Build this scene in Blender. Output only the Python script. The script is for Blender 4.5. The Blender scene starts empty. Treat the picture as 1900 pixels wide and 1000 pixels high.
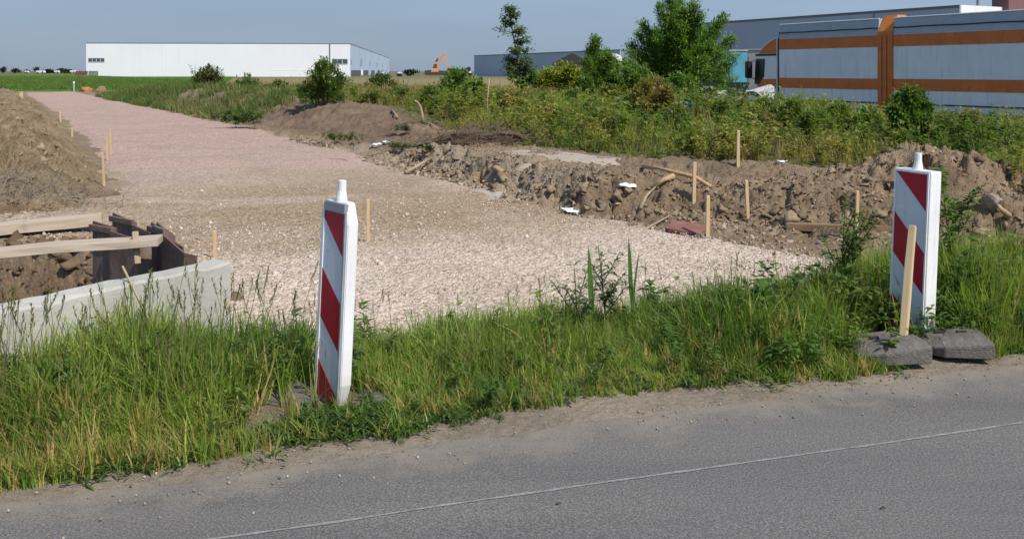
import bpy, bmesh, math
import numpy as np
from mathutils import Vector, Matrix
R = math.radians
scene = bpy.context.scene
C = scene.collection
rng = np.random.default_rng(11)

# ------------------------------------------------------------------ camera, world, sun, exposure
F, HZ, CAMZ = 1700.0, 132.0, 1.65           # focal length in photo pixels, horizon row, eye height
cam_d = bpy.data.cameras.new('camera')
cam = bpy.data.objects.new('camera', cam_d); C.objects.link(cam)
cam.location = (0, 0, CAMZ); cam.rotation_euler = (R(90), 0, 0)
cam_d.sensor_width = 36.0; cam_d.lens = 36.0 * F / 1900.0
cam_d.shift_y = -(500.0 - HZ) / 1900.0
cam_d.clip_start = 0.05; cam_d.clip_end = 6000
scene.camera = cam

SUN_EL, SUN_AZ = 50.0, 137.0                # azimuth clockwise from +Y
sun_d = bpy.data.lights.new('sun', 'SUN'); sun_d.energy = 3.9; sun_d.angle = R(0.6); sun_d.color = (1.0, 0.945, 0.86)
sun = bpy.data.objects.new('sun', sun_d); C.objects.link(sun)
sdir = Vector((math.sin(R(SUN_AZ)) * math.cos(R(SUN_EL)), math.cos(R(SUN_AZ)) * math.cos(R(SUN_EL)), math.sin(R(SUN_EL))))
sun.rotation_euler = sdir.to_track_quat('Z', 'Y').to_euler(); sun.location = sdir * 60

world = bpy.data.worlds.new('World'); scene.world = world; world.use_nodes = True
wt = world.node_tree; bg = wt.nodes['Background']
sky = wt.nodes.new('ShaderNodeTexSky'); sky.sky_type = 'NISHITA'; sky.sun_disc = False
sky.sun_elevation = R(SUN_EL); sky.sun_rotation = R(SUN_AZ); sky.air_density = 1.0; sky.dust_density = 0.6; sky.ozone_density = 1.6
# a bank of dark rain haze low over the plain, thinning upward
tc = wt.nodes.new('ShaderNodeTexCoord'); sp = wt.nodes.new('ShaderNodeSeparateXYZ')
wt.links.new(tc.outputs['Generated'], sp.inputs[0])
rmp = wt.nodes.new('ShaderNodeMapRange'); rmp.interpolation_type = 'SMOOTHSTEP'
rmp.inputs['From Min'].default_value = 0.02; rmp.inputs['From Max'].default_value = 0.45
rmp.inputs['To Min'].default_value = 0.88; rmp.inputs['To Max'].default_value = 0.15
wt.links.new(sp.outputs['Z'], rmp.inputs['Value'])
# streaks in the haze
mp = wt.nodes.new('ShaderNodeMapping'); mp.inputs['Scale'].default_value = (2.2, 2.2, 9)
wt.links.new(tc.outputs['Generated'], mp.inputs[0])
wn = wt.nodes.new('ShaderNodeTexNoise'); wn.inputs['Scale'].default_value = 1.6; wn.inputs['Detail'].default_value = 4
wt.links.new(mp.outputs[0], wn.inputs['Vector'])
hzr = wt.nodes.new('ShaderNodeValToRGB')
hzr.color_ramp.elements[0].position = 0.35; hzr.color_ramp.elements[0].color = (1.03, 1.50, 2.36, 1)
hzr.color_ramp.elements[1].position = 0.68; hzr.color_ramp.elements[1].color = (1.30, 1.80, 2.64, 1)
wt.links.new(wn.outputs['Fac'], hzr.inputs[0])
# paler towards the right (east) side of the picture
mxr = wt.nodes.new('ShaderNodeMapRange'); mxr.inputs['From Min'].default_value = -0.2; mxr.inputs['From Max'].default_value = 0.6
mxr.inputs['To Min'].default_value = 0.95; mxr.inputs['To Max'].default_value = 1.22
wt.links.new(sp.outputs['X'], mxr.inputs['Value'])
vm = wt.nodes.new('ShaderNodeVectorMath'); vm.operation = 'SCALE'
wt.links.new(hzr.outputs[0], vm.inputs[0]); wt.links.new(mxr.outputs[0], vm.inputs['Scale'])
wm = wt.nodes.new('ShaderNodeMix'); wm.data_type = 'RGBA'
wt.links.new(rmp.outputs[0], wm.inputs['Factor']); wt.links.new(sky.outputs[0], wm.inputs['A']); wt.links.new(vm.outputs[0], wm.inputs['B'])
wt.links.new(wm.outputs['Result'], bg.inputs['Color'])
bg.inputs['Strength'].default_value = 0.15
vs = scene.view_settings; vs.view_transform = 'Standard'; vs.look = 'None'; vs.gamma = 1; vs.exposure = 0.27
try: vs.use_curve_mapping = False
except Exception: pass
scene.cycles.max_bounces = 6; scene.cycles.transparent_max_bounces = 8

# ------------------------------------------------------------------ noise
def _hash(ix, iy, seed):
    h = (ix.astype(np.int64) * 374761393 + iy.astype(np.int64) * 668265263 + seed * 2147483647) & 0xffffffff
    h = ((h ^ (h >> 13)) * 1274126177) & 0xffffffff
    h = (h ^ (h >> 16)) & 0xffffffff
    return h / 4294967295.0
def vnoise(x, y, seed=0):
    ix, iy = np.floor(x), np.floor(y); fx, fy = x - ix, y - iy
    fx = fx * fx * (3 - 2 * fx); fy = fy * fy * (3 - 2 * fy)
    a = _hash(ix, iy, seed); b = _hash(ix + 1, iy, seed); c = _hash(ix, iy + 1, seed); d = _hash(ix + 1, iy + 1, seed)
    return (a + (b - a) * fx) * (1 - fy) + (c + (d - c) * fx) * fy
def fbm(x, y, octv=4, seed=0, gain=0.5):
    s = 0; a = 1; t = 0
    for i in range(octv):
        s = s + a * (vnoise(x, y, seed + i * 17) - 0.5); t += a; a *= gain; x = x * 2.03 + 3.1; y = y * 2.03 + 1.7
    return s / t * 2
def worley(x, y, seed=0):
    ix, iy = np.floor(x), np.floor(y); best = np.full(np.shape(x), 9.0); cid = np.zeros(np.shape(x)); second = best.copy(); ox = cid.copy(); oy = cid.copy()
    for dx in (-1, 0, 1):
        for dy in (-1, 0, 1):
            cx, cy = ix + dx, iy + dy
            px = cx + _hash(cx, cy, seed) - x; py = cy + _hash(cx, cy, seed + 5) - y
            d = np.hypot(px, py); m = d < best
            second = np.where(m, best, np.minimum(second, d)); cid = np.where(m, _hash(cx, cy, seed + 9), cid); ox = np.where(m, px, ox); oy = np.where(m, py, oy); best = np.where(m, d, best)
    return best, second, cid, ox, oy
def clods(x, y, size, seed=0):               # lumps of broken earth with tilted faces and cracks between, about 0..1
    wx = x + 0.55 * size * fbm(x / size * 1.5, y / size * 1.5, 3, seed + 3); wy = y + 0.55 * size * fbm(x / size * 1.5 + 9, y / size * 1.5, 3, seed + 4)
    f1, f2, cid, ox, oy = worley(wx / size, wy / size, seed); a = cid * 57.0
    top = 0.35 + 0.65 * cid + 0.9 * (ox * np.cos(a) + oy * np.sin(a))
    return np.clip((f2 - f1) * 6.0 - 0.08 + 0.3 * fbm(x / size * 5, y / size * 5, 3, seed + 6), 0, 1) * np.clip(top + 0.22 * fbm(x / size * 4, y / size * 4, 3, seed + 7), 0, 1.2)
def ss(x, a, b):
    t = np.clip((x - a) / (b - a), 0, 1); return t * t * (3 - 2 * t)
def polyd(x, y, pts):                        # signed distance to a polygon, positive inside
    x = np.asarray(x, float); y = np.asarray(y, float)
    d = np.full(x.shape, 1e9); ins = np.zeros(x.shape, bool); n = len(pts)
    for i in range(n):
        ax, ay = pts[i]; bx, by = pts[(i + 1) % n]
        ex, ey = bx - ax, by - ay
        t = np.clip(((x - ax) * ex + (y - ay) * ey) / (ex * ex + ey * ey), 0, 1)
        d = np.minimum(d, np.hypot(x - ax - t * ex, y - ay - t * ey))
        c = ((ay > y) != (by > y)) & (x < (bx - ax) * (y - ay) / (by - ay + 1e-12) + ax)
        ins ^= c
    return np.where(ins, d, -d)

def on(m, f, x, y):                          # evaluate f only where it matters
    o = np.zeros(np.shape(x)); m = np.asarray(m)
    if m.any(): o[m] = f(np.asarray(x)[m], np.asarray(y)[m])
    return o
# ------------------------------------------------------------------ the lie of the land
def P(u, v, z=0.0):
    Y = F * (CAMZ - z) / (v - HZ); return (u - 950) / F * Y, Y
def Pd(u, v, Y): return Vector(((u - 950) / F * Y, Y, CAMZ - (v - HZ) / F * Y))
CA, SA = 0.883, 0.469                         # gravel track runs 28 degrees left of straight ahead
def nt(x, y): return x * CA + y * SA, -x * SA + y * CA
def xy(n, t): return n * CA - t * SA, n * SA + t * CA
EA = P(0, 925); EM = (-0.3176, 0.948); ED = (0.948, 0.3176)
def sroad(x, y): return (x - EA[0]) * EM[0] + (y - EA[1]) * EM[1]      # distance beyond the asphalt edge
def nright(t): return np.interp(t, [3, 5.4, 7, 9, 27, 58, 90], [7.2, 6.3, 5.9, 5.55, 5.8, 4.2, 3.0])
def nleft(t): return np.interp(t, [0, 11.0, 13.0, 14.2, 40, 79], [-6.5, -5.0, 0.9, 1.3, 1.15, -0.1])
def scarp(t): return np.interp(t, [3, 5, 7, 9, 12], [2.2, 1.6, 1.0, 0.15, 0.1])
TRENCH = [(-1.86, 5.52), (-3.06, 6.66), (-3.75, 8.75), (-9.5, 9.9), (-9.5, 3.0), (-2.86, 3.92)]
def trench_d(x, y): return polyd(x, y, TRENCH)
def base(x, y):
    n, t = nt(x, y); w = n - nright(t) - scarp(t) + 0.3 * fbm(x * 1.3, y * 1.3, 3, 5)
    near = 1 - ss(t, 13.5, 17.5)
    lip = 0.29 * ss(w, 0.0, 0.5)
    crest = np.interp(t, [14, 20, 24, 32, 45, 60, 66], [0.30, 0.36, 0.60, 0.76, 0.8, 0.55, 0.0])
    far = crest * ss(w, 0.0, 2.4) - (crest - 0.38) * ss(w, 2.6, 5.5)
    h = near * lip + (1 - near) * far
    h = h * (1 - ss(t, 62, 70))
    h = h - 0.5 * ss(n, 20, 26) * ss(y, 14, 24)
    s = sroad(x, y)
    h = h * ss(s, 1.0, 1.8)
    h = h + 0.05 * ss(s, 0.15, 0.7) * (1 - ss(s, 1.0, 1.6))             # verge stands a little higher than the road
    td = trench_d(x, y)
    h = h - 0.85 * ss(td, -0.02, 0.42)
    far_fade = 1 - ss(y, 60, 110)
    r = 0.05 * fbm(x * 0.5, y * 0.5, 3, 2) * far_fade * ss(s, 0.6, 2.0)
    return h + r
def lheap(x, y):                              # long spoil heap left of the track
    n, t = nt(x, y)
    e = nleft(np.maximum(t, 14.2)) - n + 0.05 + 0.35 * fbm(x * 0.9, y * 0.9, 3, 21)
    front = ss(t + 0.35 * (n - 1.2) * -0.35 + 0.5 * fbm(x * 0.8, y * 0.8, 2, 22), 11.0, 14.2)
    b = (0.47 * ss(e, 0.0, 1.6) * (0.75 + 0.25 * ss(e, 0.1, 1.0))) * front * (1 - ss(t, 66, 80)) * (1 - ss(e, 9, 14))
    m = np.clip(b * 4, 0, 1)
    b = b + m * on(m > 0, lambda x, y: 0.13 * fbm(x * 0.9, y * 0.9, 4, 23) + 0.14 * (clods(x, y, 0.60, 24) - 0.5) + 0.06 * clods(x, y, 0.17, 25) + 0.05 * fbm(x * 7, y * 7, 4, 26) + 0.03 * fbm(x * 17, y * 17, 3, 27), x, y)
    return np.where(m > 0.0, b, -0.3) - 0.03
HC = ((2.3, 9.75), (5.5, 10.75))
def rheap(x, y):                              # cloddy heap behind the right beacon
    (ax, ay), (bx, by) = HC; ex, ey = bx - ax, by - ay
    t = np.clip(((x - ax) * ex + (y - ay) * ey) / (ex * ex + ey * ey), 0, 1)
    d = np.hypot(x - ax - t * ex, (y - ay - t * ey)) + 0.25 * fbm(x * 1.5, y * 1.5, 3, 31)
    hh = np.interp(t, [0, 0.3, 0.55, 0.75, 0.88, 1], [0.07, 0.12, 0.24, 0.42, 0.43, 0.22])
    b = hh * (1 - ss(d, 0.15, 1.15))
    m = np.clip(b * 5, 0, 1)
    b = b + m * on(m > 0, lambda x, y: 0.10 * fbm(x * 1.6, y * 1.6, 4, 33) + 0.20 * (clods(x, y, 0.62, 34) - 0.5) + 0.07 * (clods(x, y, 0.22, 35) - 0.3) + 0.05 * fbm(x * 8, y * 8, 4, 36) + 0.035 * fbm(x * 19, y * 19, 3, 37), x, y)
    return np.where(m > 0, b, -0.3) - 0.03
def rough(x, y):                              # broken soil on the banks
    n, t = nt(x, y); w = n - nright(t) - scarp(t)
    s = sroad(x, y)
    bank = ss(w, -0.6, 0.0) * (1 - ss(w, 3.0, 5.0)) * ss(s, 1.0, 1.8) * (1 - ss(t, 30, 50))
    lip = np.exp(-((w - 0.15) / 0.5) ** 2) * (1 - ss(t, 14, 18)) * ss(s, 1.2, 1.9)
    tr = ss(trench_d(x, y), -0.05, 0.3)
    return bank * on(bank > 0, lambda x, y: 0.06 * (clods(x, y, 0.24, 41) - 0.3) + 0.16 * fbm(x * 0.9, y * 0.9, 5, 47) + 0.05 * (clods(x, y, 0.7, 53) - 0.4) * ss(nt(x, y)[1], 15, 19), x, y) + lip * on(lip > 0.002, lambda x, y: 0.15 * (clods(x, y, 0.5, 42) - 0.55) + 0.07 * (clods(x, y, 0.2, 46) - 0.4) + 0.045 * fbm(x * 8, y * 8, 4, 48) + 0.035 * fbm(x * 19, y * 19, 3, 49), x, y) + tr * on(tr > 0, lambda x, y: 0.20 * (clods(x, y, 0.33, 43) - 0.3) + 0.08 * clods(x, y, 0.13, 44), x, y)
def ground_z(x, y):
    s = sroad(x, y)
    return base(x, y) + rough(x, y) - 0.03 * (1 - ss(s, -0.3, 0.05)) + 0.012 * fbm(x * 9, y * 9, 3, 51) * ss(s, -0.05, 0.2)
def top_z(x, y):
    x = np.asarray(x, float); y = np.asarray(y, float)
    g = ground_z(x, y); return np.maximum(g, base(x, y) + np.maximum(lheap(x, y), rheap(x, y)))
def gz(x, y): return float(top_z(np.array([x]), np.array([y]))[0])
YS = np.geomspace(2.4, 500, 5000)
def hit(u, v):
    x = (u - 950) / F * YS; z = CAMZ - (v - HZ) / F * YS
    h = top_z(x, YS); i = int(np.argmax(z <= h)) if (z <= h).any() else len(YS) - 1
    return Vector((x[i], YS[i], h[i]))

# ------------------------------------------------------------------ mesh helpers
def tag(o, label=None, cat=None, group=None, kind=None):
    if label: o['label'] = label
    if cat: o['category'] = cat
    if group: o['group'] = group
    if kind: o['kind'] = kind
    return o
def link(name, me, m, parent=None):
    o = bpy.data.objects.new(name, me); C.objects.link(o)
    if m: me.materials.append(m)
    if parent: o.parent = parent
    return o
def np_mesh(name, V, Fs, m, cols=None, parent=None, smooth=False):
    V = np.asarray(V, np.float32); Fs = np.asarray(Fs, np.int32); k = Fs.shape[1]
    me = bpy.data.meshes.new(name)
    me.vertices.add(len(V)); me.vertices.foreach_set('co', V.ravel())
    me.loops.add(Fs.size); me.loops.foreach_set('vertex_index', Fs.ravel())
    me.polygons.add(len(Fs)); me.polygons.foreach_set('loop_start', np.arange(0, Fs.size, k, dtype=np.int32))
    me.update(calc_edges=True)
    if smooth: me.polygons.foreach_set('use_smooth', np.ones(len(Fs), bool))
    if cols is not None:
        a = me.attributes.new('Col', 'FLOAT_COLOR', 'POINT')
        a.data.foreach_set('color', np.c_[np.asarray(cols, np.float32), np.ones(len(V), np.float32)].ravel())
    me.update()
    return link(name, me, m, parent)
class MB:
    def __init__(s): s.v = []; s.f = []
    def add(s, v, f):
        b = len(s.v); s.v += [tuple(p) for p in v]; s.f += [tuple(i + b for i in q) for q in f]; return s
    def box(s, x0, x1, y0, y1, z0, z1):
        return s.add([(x0, y0, z0), (x1, y0, z0), (x1, y1, z0), (x0, y1, z0), (x0, y0, z1), (x1, y0, z1), (x1, y1, z1), (x0, y1, z1)],
                     [(0, 3, 2, 1), (4, 5, 6, 7), (0, 1, 5, 4), (1, 2, 6, 5), (2, 3, 7, 6), (3, 0, 4, 7)])
    def hexa(s, bot, top):                    # two quads, same winding
        return s.add(list(bot) + list(top), [(0, 3, 2, 1), (4, 5, 6, 7), (0, 1, 5, 4), (1, 2, 6, 5), (2, 3, 7, 6), (3, 0, 4, 7)])
    def loft(s, rings):
        k = len(rings[0]); v = [p for r in rings for p in r]; f = [tuple(range(k))[::-1], tuple((len(rings) - 1) * k + i for i in range(k))]
        for j in range(len(rings) - 1):
            for i in range(k): f.append((j * k + i, j * k + (i + 1) % k, (j + 1) * k + (i + 1) % k, (j + 1) * k + i))
        return s.add(v, f)
    def prism(s, pts, d):                     # planar polygon pts pushed by vector d
        pts = [Vector(p) for p in pts]; d = Vector(d); return s.loft([pts, [p + d for p in pts]])
    def tube(s, pts, rad, k=7):
        pts = [Vector(p) for p in pts]; rad = rad if hasattr(rad, '__len__') else [rad] * len(pts); rings = []
        for i, p in enumerate(pts):
            d = (pts[min(i + 1, len(pts) - 1)] - pts[max(i - 1, 0)]).normalized()
            a = d.orthogonal().normalized() if abs(d.z) > 0.9 else d.cross(Vector((0, 0, 1))).normalized(); b = d.cross(a)
            if i and (a.dot(pa) < 0): a = -a; b = -b
            pa = a
            rings.append([p + (a * math.cos(q) + b * math.sin(q)) * rad[i] for q in [2 * math.pi * j / k for j in range(k)]])
        return s.loft(rings)
    def build(s, name, m, parent=None, bevel=0, smooth=False, seg=2):
        me = bpy.data.meshes.new(name); me.from_pydata(s.v, [], s.f); bm = bmesh.new(); bm.from_mesh(me)
        bmesh.ops.recalc_face_normals(bm, faces=bm.faces)
        if bevel: bmesh.ops.bevel(bm, geom=[e for e in bm.edges if len(e.link_faces) == 2 and e.calc_face_angle(0) > 0.5], offset=bevel, segments=seg, affect='EDGES', clamp_overlap=True)
        if smooth:
            for f in bm.faces: f.smooth = True
        bm.to_mesh(me); bm.free()
        return link(name, me, m, parent)
def empty(name, loc, rot=(0, 0, 0)):
    o = bpy.data.objects.new(name, None); C.objects.link(o); o.location = loc; o.rotation_euler = rot; o.empty_display_size = 0.2; return o
def copy_tree(o, parent=None):
    c = o.copy(); C.objects.link(c)
    if parent: c.parent = parent
    for ch in list(o.children): copy_tree(ch, c)
    return c

# ------------------------------------------------------------------ materials
class N:
    def __init__(s, name):
        s.m = bpy.data.materials.new(name); s.m.use_nodes = True; s.t = s.m.node_tree; s.b = s.t.nodes['Principled BSDF']; s.out = s.t.nodes['Material Output']
        s.co = s.t.nodes.new('ShaderNodeTexCoord').outputs['Object']; s.geo = s.t.nodes.new('ShaderNodeNewGeometry').outputs['Position']
    def set(s, sock, val):
        if hasattr(val, 'is_output'): s.t.links.new(val, sock)
        else: sock.default_value = (*val, 1) if isinstance(val, tuple) and len(val) == 3 and sock.type == 'RGBA' else val
    def noise(s, scale, detail=4, rough=0.55, vec=None, dist=0.0):
        n = s.t.nodes.new('ShaderNodeTexNoise'); n.inputs['Scale'].default_value = scale; n.inputs['Detail'].default_value = detail
        n.inputs['Roughness'].default_value = rough; n.inputs['Distortion'].default_value = dist; s.t.links.new(vec or s.geo, n.inputs['Vector']); return n.outputs['Fac']
    def vor(s, scale, feature='F1', out='Distance', vec=None):
        n = s.t.nodes.new('ShaderNodeTexVoronoi'); n.feature = feature; n.inputs['Scale'].default_value = scale; s.t.links.new(vec or s.geo, n.inputs['Vector']); return n.outputs[out]
    def mapv(s, scale, vec=None, rot=(0, 0, 0)):
        n = s.t.nodes.new('ShaderNodeMapping'); n.inputs['Scale'].default_value = scale; n.inputs['Rotation'].default_value = rot; s.t.links.new(vec or s.co, n.inputs[0]); return n.outputs[0]
    def ramp(s, fac, stops):
        n = s.t.nodes.new('ShaderNodeValToRGB'); e = n.color_ramp.elements
        while len(e) < len(stops): e.new(0.5)
        for el, (p, c) in zip(e, stops):
            el.position = p; el.color = (*c, 1) if len(c) == 3 else c
        s.t.links.new(fac, n.inputs[0]); return n.outputs[0]
    def mix(s, fac, a, b, mode='MIX'):
        n = s.t.nodes.new('ShaderNodeMix'); n.data_type = 'RGBA'; n.blend_type = mode
        s.set(n.inputs['Factor'], fac); s.set(n.inputs['A'], a); s.set(n.inputs['B'], b); return n.outputs['Result']
    def rng(s, v, a, b, c=0.0, d=1.0, smooth=True):
        n = s.t.nodes.new('ShaderNodeMapRange'); n.interpolation_type = 'SMOOTHSTEP' if smooth else 'LINEAR'
        for k, x in zip(('From Min', 'From Max', 'To Min', 'To Max'), (a, b, c, d)): n.inputs[k].default_value = x
        s.t.links.new(v, n.inputs['Value']); return n.outputs[0]
    def math(s, op, a, b=0.0):
        n = s.t.nodes.new('ShaderNodeMath'); n.operation = op; s.set(n.inputs[0], a); s.set(n.inputs[1], b); return n.outputs[0]
    def dot(s, vec, d, off=0.0):
        n = s.t.nodes.new('ShaderNodeVectorMath'); n.operation = 'DOT_PRODUCT'; s.t.links.new(vec, n.inputs[0]); n.inputs[1].default_value = d
        return s.math('ADD', n.outputs['Value'], off)
    def attr(s, name='Col'):
        n = s.t.nodes.new('ShaderNodeAttribute'); n.attribute_name = name; return n.outputs['Color']
    def bump(s, h, dist=0.01, strength=1.0, prev=None):
        n = s.t.nodes.new('ShaderNodeBump'); n.inputs['Distance'].default_value = dist; n.inputs['Strength'].default_value = strength
        s.t.links.new(h, n.inputs['Height'])
        if prev: s.t.links.new(prev, n.inputs['Normal'])
        s.t.links.new(n.outputs[0], s.b.inputs['Normal']); return n.outputs[0]
    def fin(s, col, rough=0.8, spec=0.3, metal=0.0):
        s.set(s.b.inputs['Base Color'], col); s.set(s.b.inputs['Roughness'], rough); s.b.inputs['Specular IOR Level'].default_value = spec; s.b.inputs['Metallic'].default_value = metal; return s.m

def m_paint(name, col, rough=0.5, var=0.12, scale=3.0, spec=0.4, metal=0.0, dirt=None, bump=0.0):
    n = N(name); d = tuple(c * (1 - var) for c in col); b = tuple(min(1, c * (1 + var * 0.5)) for c in col)
    c = n.ramp(n.noise(scale, 5, 0.6, n.co), [(0.3, d), (0.7, b)])
    if dirt: c = n.mix(n.rng(n.noise(scale * 2.3, 6, 0.7, n.co), 0.5, 0.78, 0, 0.75), c, dirt)
    if bump: n.bump(n.noise(60, 4, 0.6, n.co), bump)
    return n.fin(c, rough, spec, metal)
def m_wood(name, a, b, scale=(30, 30, 2)):
    n = N(name); c = n.ramp(n.noise(1.0, 5, 0.6, n.mapv(scale), 0.8), [(0.3, a), (0.7, b)])
    c = n.mix(n.rng(n.noise(5, 4, 0.6, n.co), 0.5, 0.75, 0, 0.5), c, tuple(x * 0.55 for x in a)); n.bump(n.noise(1.0, 4, 0.6, n.mapv(scale)), 0.003, 0.6)
    return n.fin(c, 0.8, 0.2)
def m_soil(name, dark, mid, pale, attr=False, sc=1.0, bump=0.03):
    n = N(name); f = n.noise(1.3 * sc, 8, 0.68); c = n.ramp(f, [(0.30, dark), (0.50, mid), (0.72, pale)])
    if attr: c = n.mix(0.999, c, n.attr(), 'MULTIPLY')
    c = n.mix(n.rng(n.noise(22 * sc, 5, 0.7), 0.35, 0.7, 0.0, 0.55), c, n.mix(1.0, c, (0.58, 0.55, 0.5), 'MULTIPLY'))
    c = n.mix(n.rng(n.noise(0.8 * sc, 5, 0.7), 0.52, 0.68, 0, 0.55), c, n.mix(1.0, c, (1.22, 1.2, 1.18), 'MULTIPLY'))
    p = n.bump(n.noise(7 * sc, 8, 0.75), bump * 1.6); p = n.bump(n.vor(26 * sc), bump * 0.5, 0.9, p); n.bump(n.noise(45 * sc, 6, 0.75), bump * 0.5, 1.0, p)
    return n.fin(c, 0.95, 0.12)
def m_leaf(name, tr=0.3, var=0.35):
    n = N(name); c = n.mix(1.0, n.attr(), (1.22, 1.14, 1.0), 'MULTIPLY'); f = n.noise(3.0, 3)
    c = n.mix(n.rng(f, 0.3, 0.7, 0, 1), n.mix(1.0, c, (1 - var, 1 - var, 1 - var * 0.8), 'MULTIPLY'), c)
    n.fin(c, 0.55, 0.3)
    t = n.t.nodes.new('ShaderNodeBsdfTranslucent'); ms = n.t.nodes.new('ShaderNodeMixShader'); ms.inputs[0].default_value = tr
    n.t.links.new(n.mix(1.0, c, (1.15, 1.25, 0.6), 'MULTIPLY'), t.inputs['Color'])
    n.t.links.new(n.b.outputs[0], ms.inputs[1]); n.t.links.new(t.outputs[0], ms.inputs[2]); n.t.links.new(ms.outputs[0], n.out.inputs['Surface'])
    return n.m

SOIL = m_soil('soil', (0.145, 0.104, 0.062), (0.265, 0.192, 0.113), (0.39, 0.305, 0.19))
GROUND = m_soil('ground_soil', (0.86, 0.84, 0.82), (1.18, 1.17, 1.16), (1.42, 1.41, 1.4), attr=True)
CLOD = m_soil('clod_soil', (0.15, 0.105, 0.068), (0.24, 0.175, 0.115), (0.33, 0.26, 0.175), sc=2.5, bump=0.015)
LEAF = m_leaf('leaf', 0.42, 0.25); BLADE = m_leaf('grass_blade', 0.42, 0.2)
BARK = m_wood('bark', (0.10, 0.075, 0.05), (0.2, 0.16, 0.11)); DEADWOOD = m_wood('dead_wood', (0.27, 0.20, 0.125), (0.42, 0.33, 0.22))
STAKE = m_wood('stake_wood', (0.52, 0.37, 0.20), (0.66, 0.50, 0.30)); PALEWOOD = m_wood('pale_wood', (0.36, 0.285, 0.205), (0.55, 0.455, 0.345), (2, 26, 26))
WHITE = m_paint('white_plastic', (0.80, 0.79, 0.76), 0.42, 0.05, 6, dirt=(0.50, 0.46, 0.40)); RED = m_paint('red_foil', (0.40, 0.006, 0.022), 0.5, 0.15, 8, 0.25)
FOIL = m_paint('white_foil', (0.62, 0.63, 0.66), 0.38, 0.1, 8, 0.5, dirt=(0.42, 0.40, 0.38)); 
def m_sheet(name, col, dirt):
    n = N(name); c = n.ramp(n.noise(6, 5, 0.6, n.co), [(0.3, tuple(x * 0.88 for x in col)), (0.7, col)])
    c = n.mix(n.rng(n.noise(1.0, 6, 0.7, n.mapv((38, 38, 3.5))), 0.54, 0.72, 0, 0.5), c, dirt)
    c = n.mix(n.rng(n.noise(1.0, 4, 0.75, n.mapv((9, 9, 60), rot=(0, 0.5, 0))), 0.66, 0.72, 0, 0.7), c, tuple(0.5 * x + 0.1 for x in dirt))
    zz = n.t.nodes.new('ShaderNodeSeparateXYZ'); n.t.links.new(n.co, zz.inputs[0])
    c = n.mix(n.rng(n.math('ADD', zz.outputs[2], n.math('MULTIPLY', n.noise(14, 5, 0.7, n.co), 0.35)), 0.48, 0.16, 0, 0.55), c, dirt)
    n.bump(n.vor(160, vec=n.co), 0.0006, 0.5); return n.fin(c, 0.45, 0.35)
WHITE = m_sheet('white_plastic', (0.80, 0.79, 0.76), (0.46, 0.42, 0.35)); FOIL = m_sheet('white_foil', (0.64, 0.65, 0.68), (0.36, 0.33, 0.29)); RED = m_sheet('red_foil', (0.40, 0.006, 0.022), (0.20, 0.05, 0.045))
GREYP = m_paint('grey_plastic', (0.30, 0.31, 0.32), 0.5, 0.2, 10)
RUBBER = m_paint('recycled_rubber', (0.14, 0.128, 0.114), 0.8, 0.3, 14, 0.2, dirt=(0.27, 0.235, 0.18), bump=0.010)

# ------------------------------------------------------------------ terrain sheets
us = np.r_[np.arange(-1000, -120, 16.0), np.arange(-120, 2020, 3.6), np.arange(2020, 2900, 16.0)]
vs_ = np.r_[np.arange(1180, 700, -5), np.arange(700, 600, -2.5), np.arange(600, 300, -0.95), np.arange(300, 170, -0.8), np.arange(170, 140, -0.6), np.arange(140, 134, -0.5), 133.6, 133.2, 132.9, 132.6]
UU, VV = np.meshgrid(us, vs_); GY = F * CAMZ / (VV - HZ); GX = (UU - 950) / F * GY
NC, NR_ = len(us), len(vs_)
_i = np.arange(NR_ - 1)[:, None] * NC + np.arange(NC - 1)[None, :]
QUADS = np.stack([_i, _i + 1, _i + 1 + NC, _i + NC], -1).reshape(-1, 4)
def sheet(name, z, keep, m, cols=None):
    """a terrain sheet over the cells whose corner vertices are all kept"""
    V = np.stack([GX, GY, z], -1).reshape(-1, 3); k = keep.reshape(-1)
    q = QUADS[k[QUADS].all(1)]; used = np.zeros(len(V), bool); used[q.ravel()] = True
    idx = np.cumsum(used) - 1
    return np_mesh(name, V[used], idx[q], m, None if cols is None else cols.reshape(-1, 3)[used], smooth=True)
S_ = sroad(GX, GY); GN, GT = nt(GX, GY); GW = GN - nright(GT) - scarp(GT)
def mixc(a, b, f): return a * (1 - f[..., None]) + np.asarray(b) * f[..., None]
col = np.zeros(GX.shape + (3,)) + np.array([0.235, 0.172, 0.112])
nz = fbm(GX * 0.35, GY * 0.35, 4, 61); nz2 = fbm(GX * 2.2, GY * 2.2, 3, 62)
col = mixc(col, (0.35, 0.285, 0.20), ss(-GN + nright(GT) - 0.5 + nz2 * 0.4, 0, 1) * (1 - ss(GY, 14, 18)))            # pale trampled ground left of the track
col = mixc(col, (0.27, 0.215, 0.15), ss(nz, -0.05, 0.35) * 0.55)
col = mixc(col, (0.20, 0.135, 0.085), ss(trench_d(GX, GY), -0.1, 0.3))
col = mixc(col, (0.165, 0.118, 0.082), ss(GW, 0.0, 0.8) * ss(GT, 15, 20) * (1 - ss(GT, 36, 46)) * (1 - ss(GW, 4.0, 6.0)) * (0.6 + 0.4 * ss(nz2, -0.3, 0.3)))  # dark berm
col = mixc(col, (0.34, 0.285, 0.215), np.exp(-((GW - 0.1) / 0.7) ** 2) * ss(GT, 8.5, 10.5) * (1 - ss(GT, 17, 21)) * (0.35 + 0.5 * ss(nz2, -0.3, 0.4)))
WEEDLINE = [P(u, v, 0.38) for u, v in [(2500, 430), (1900, 372), (1800, 322), (1600, 303), (1350, 300), (1200, 288), (1040, 272), (900, 250), (780, 230), (700, 212), (560, 192), (480, 184), (380, 170), (240, 163)]]
WPOLY = WEEDLINE + [(-24, 66), (-20, 110), (60, 110), (60, 8)]
WD = polyd(GX, GY, WPOLY)
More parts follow.
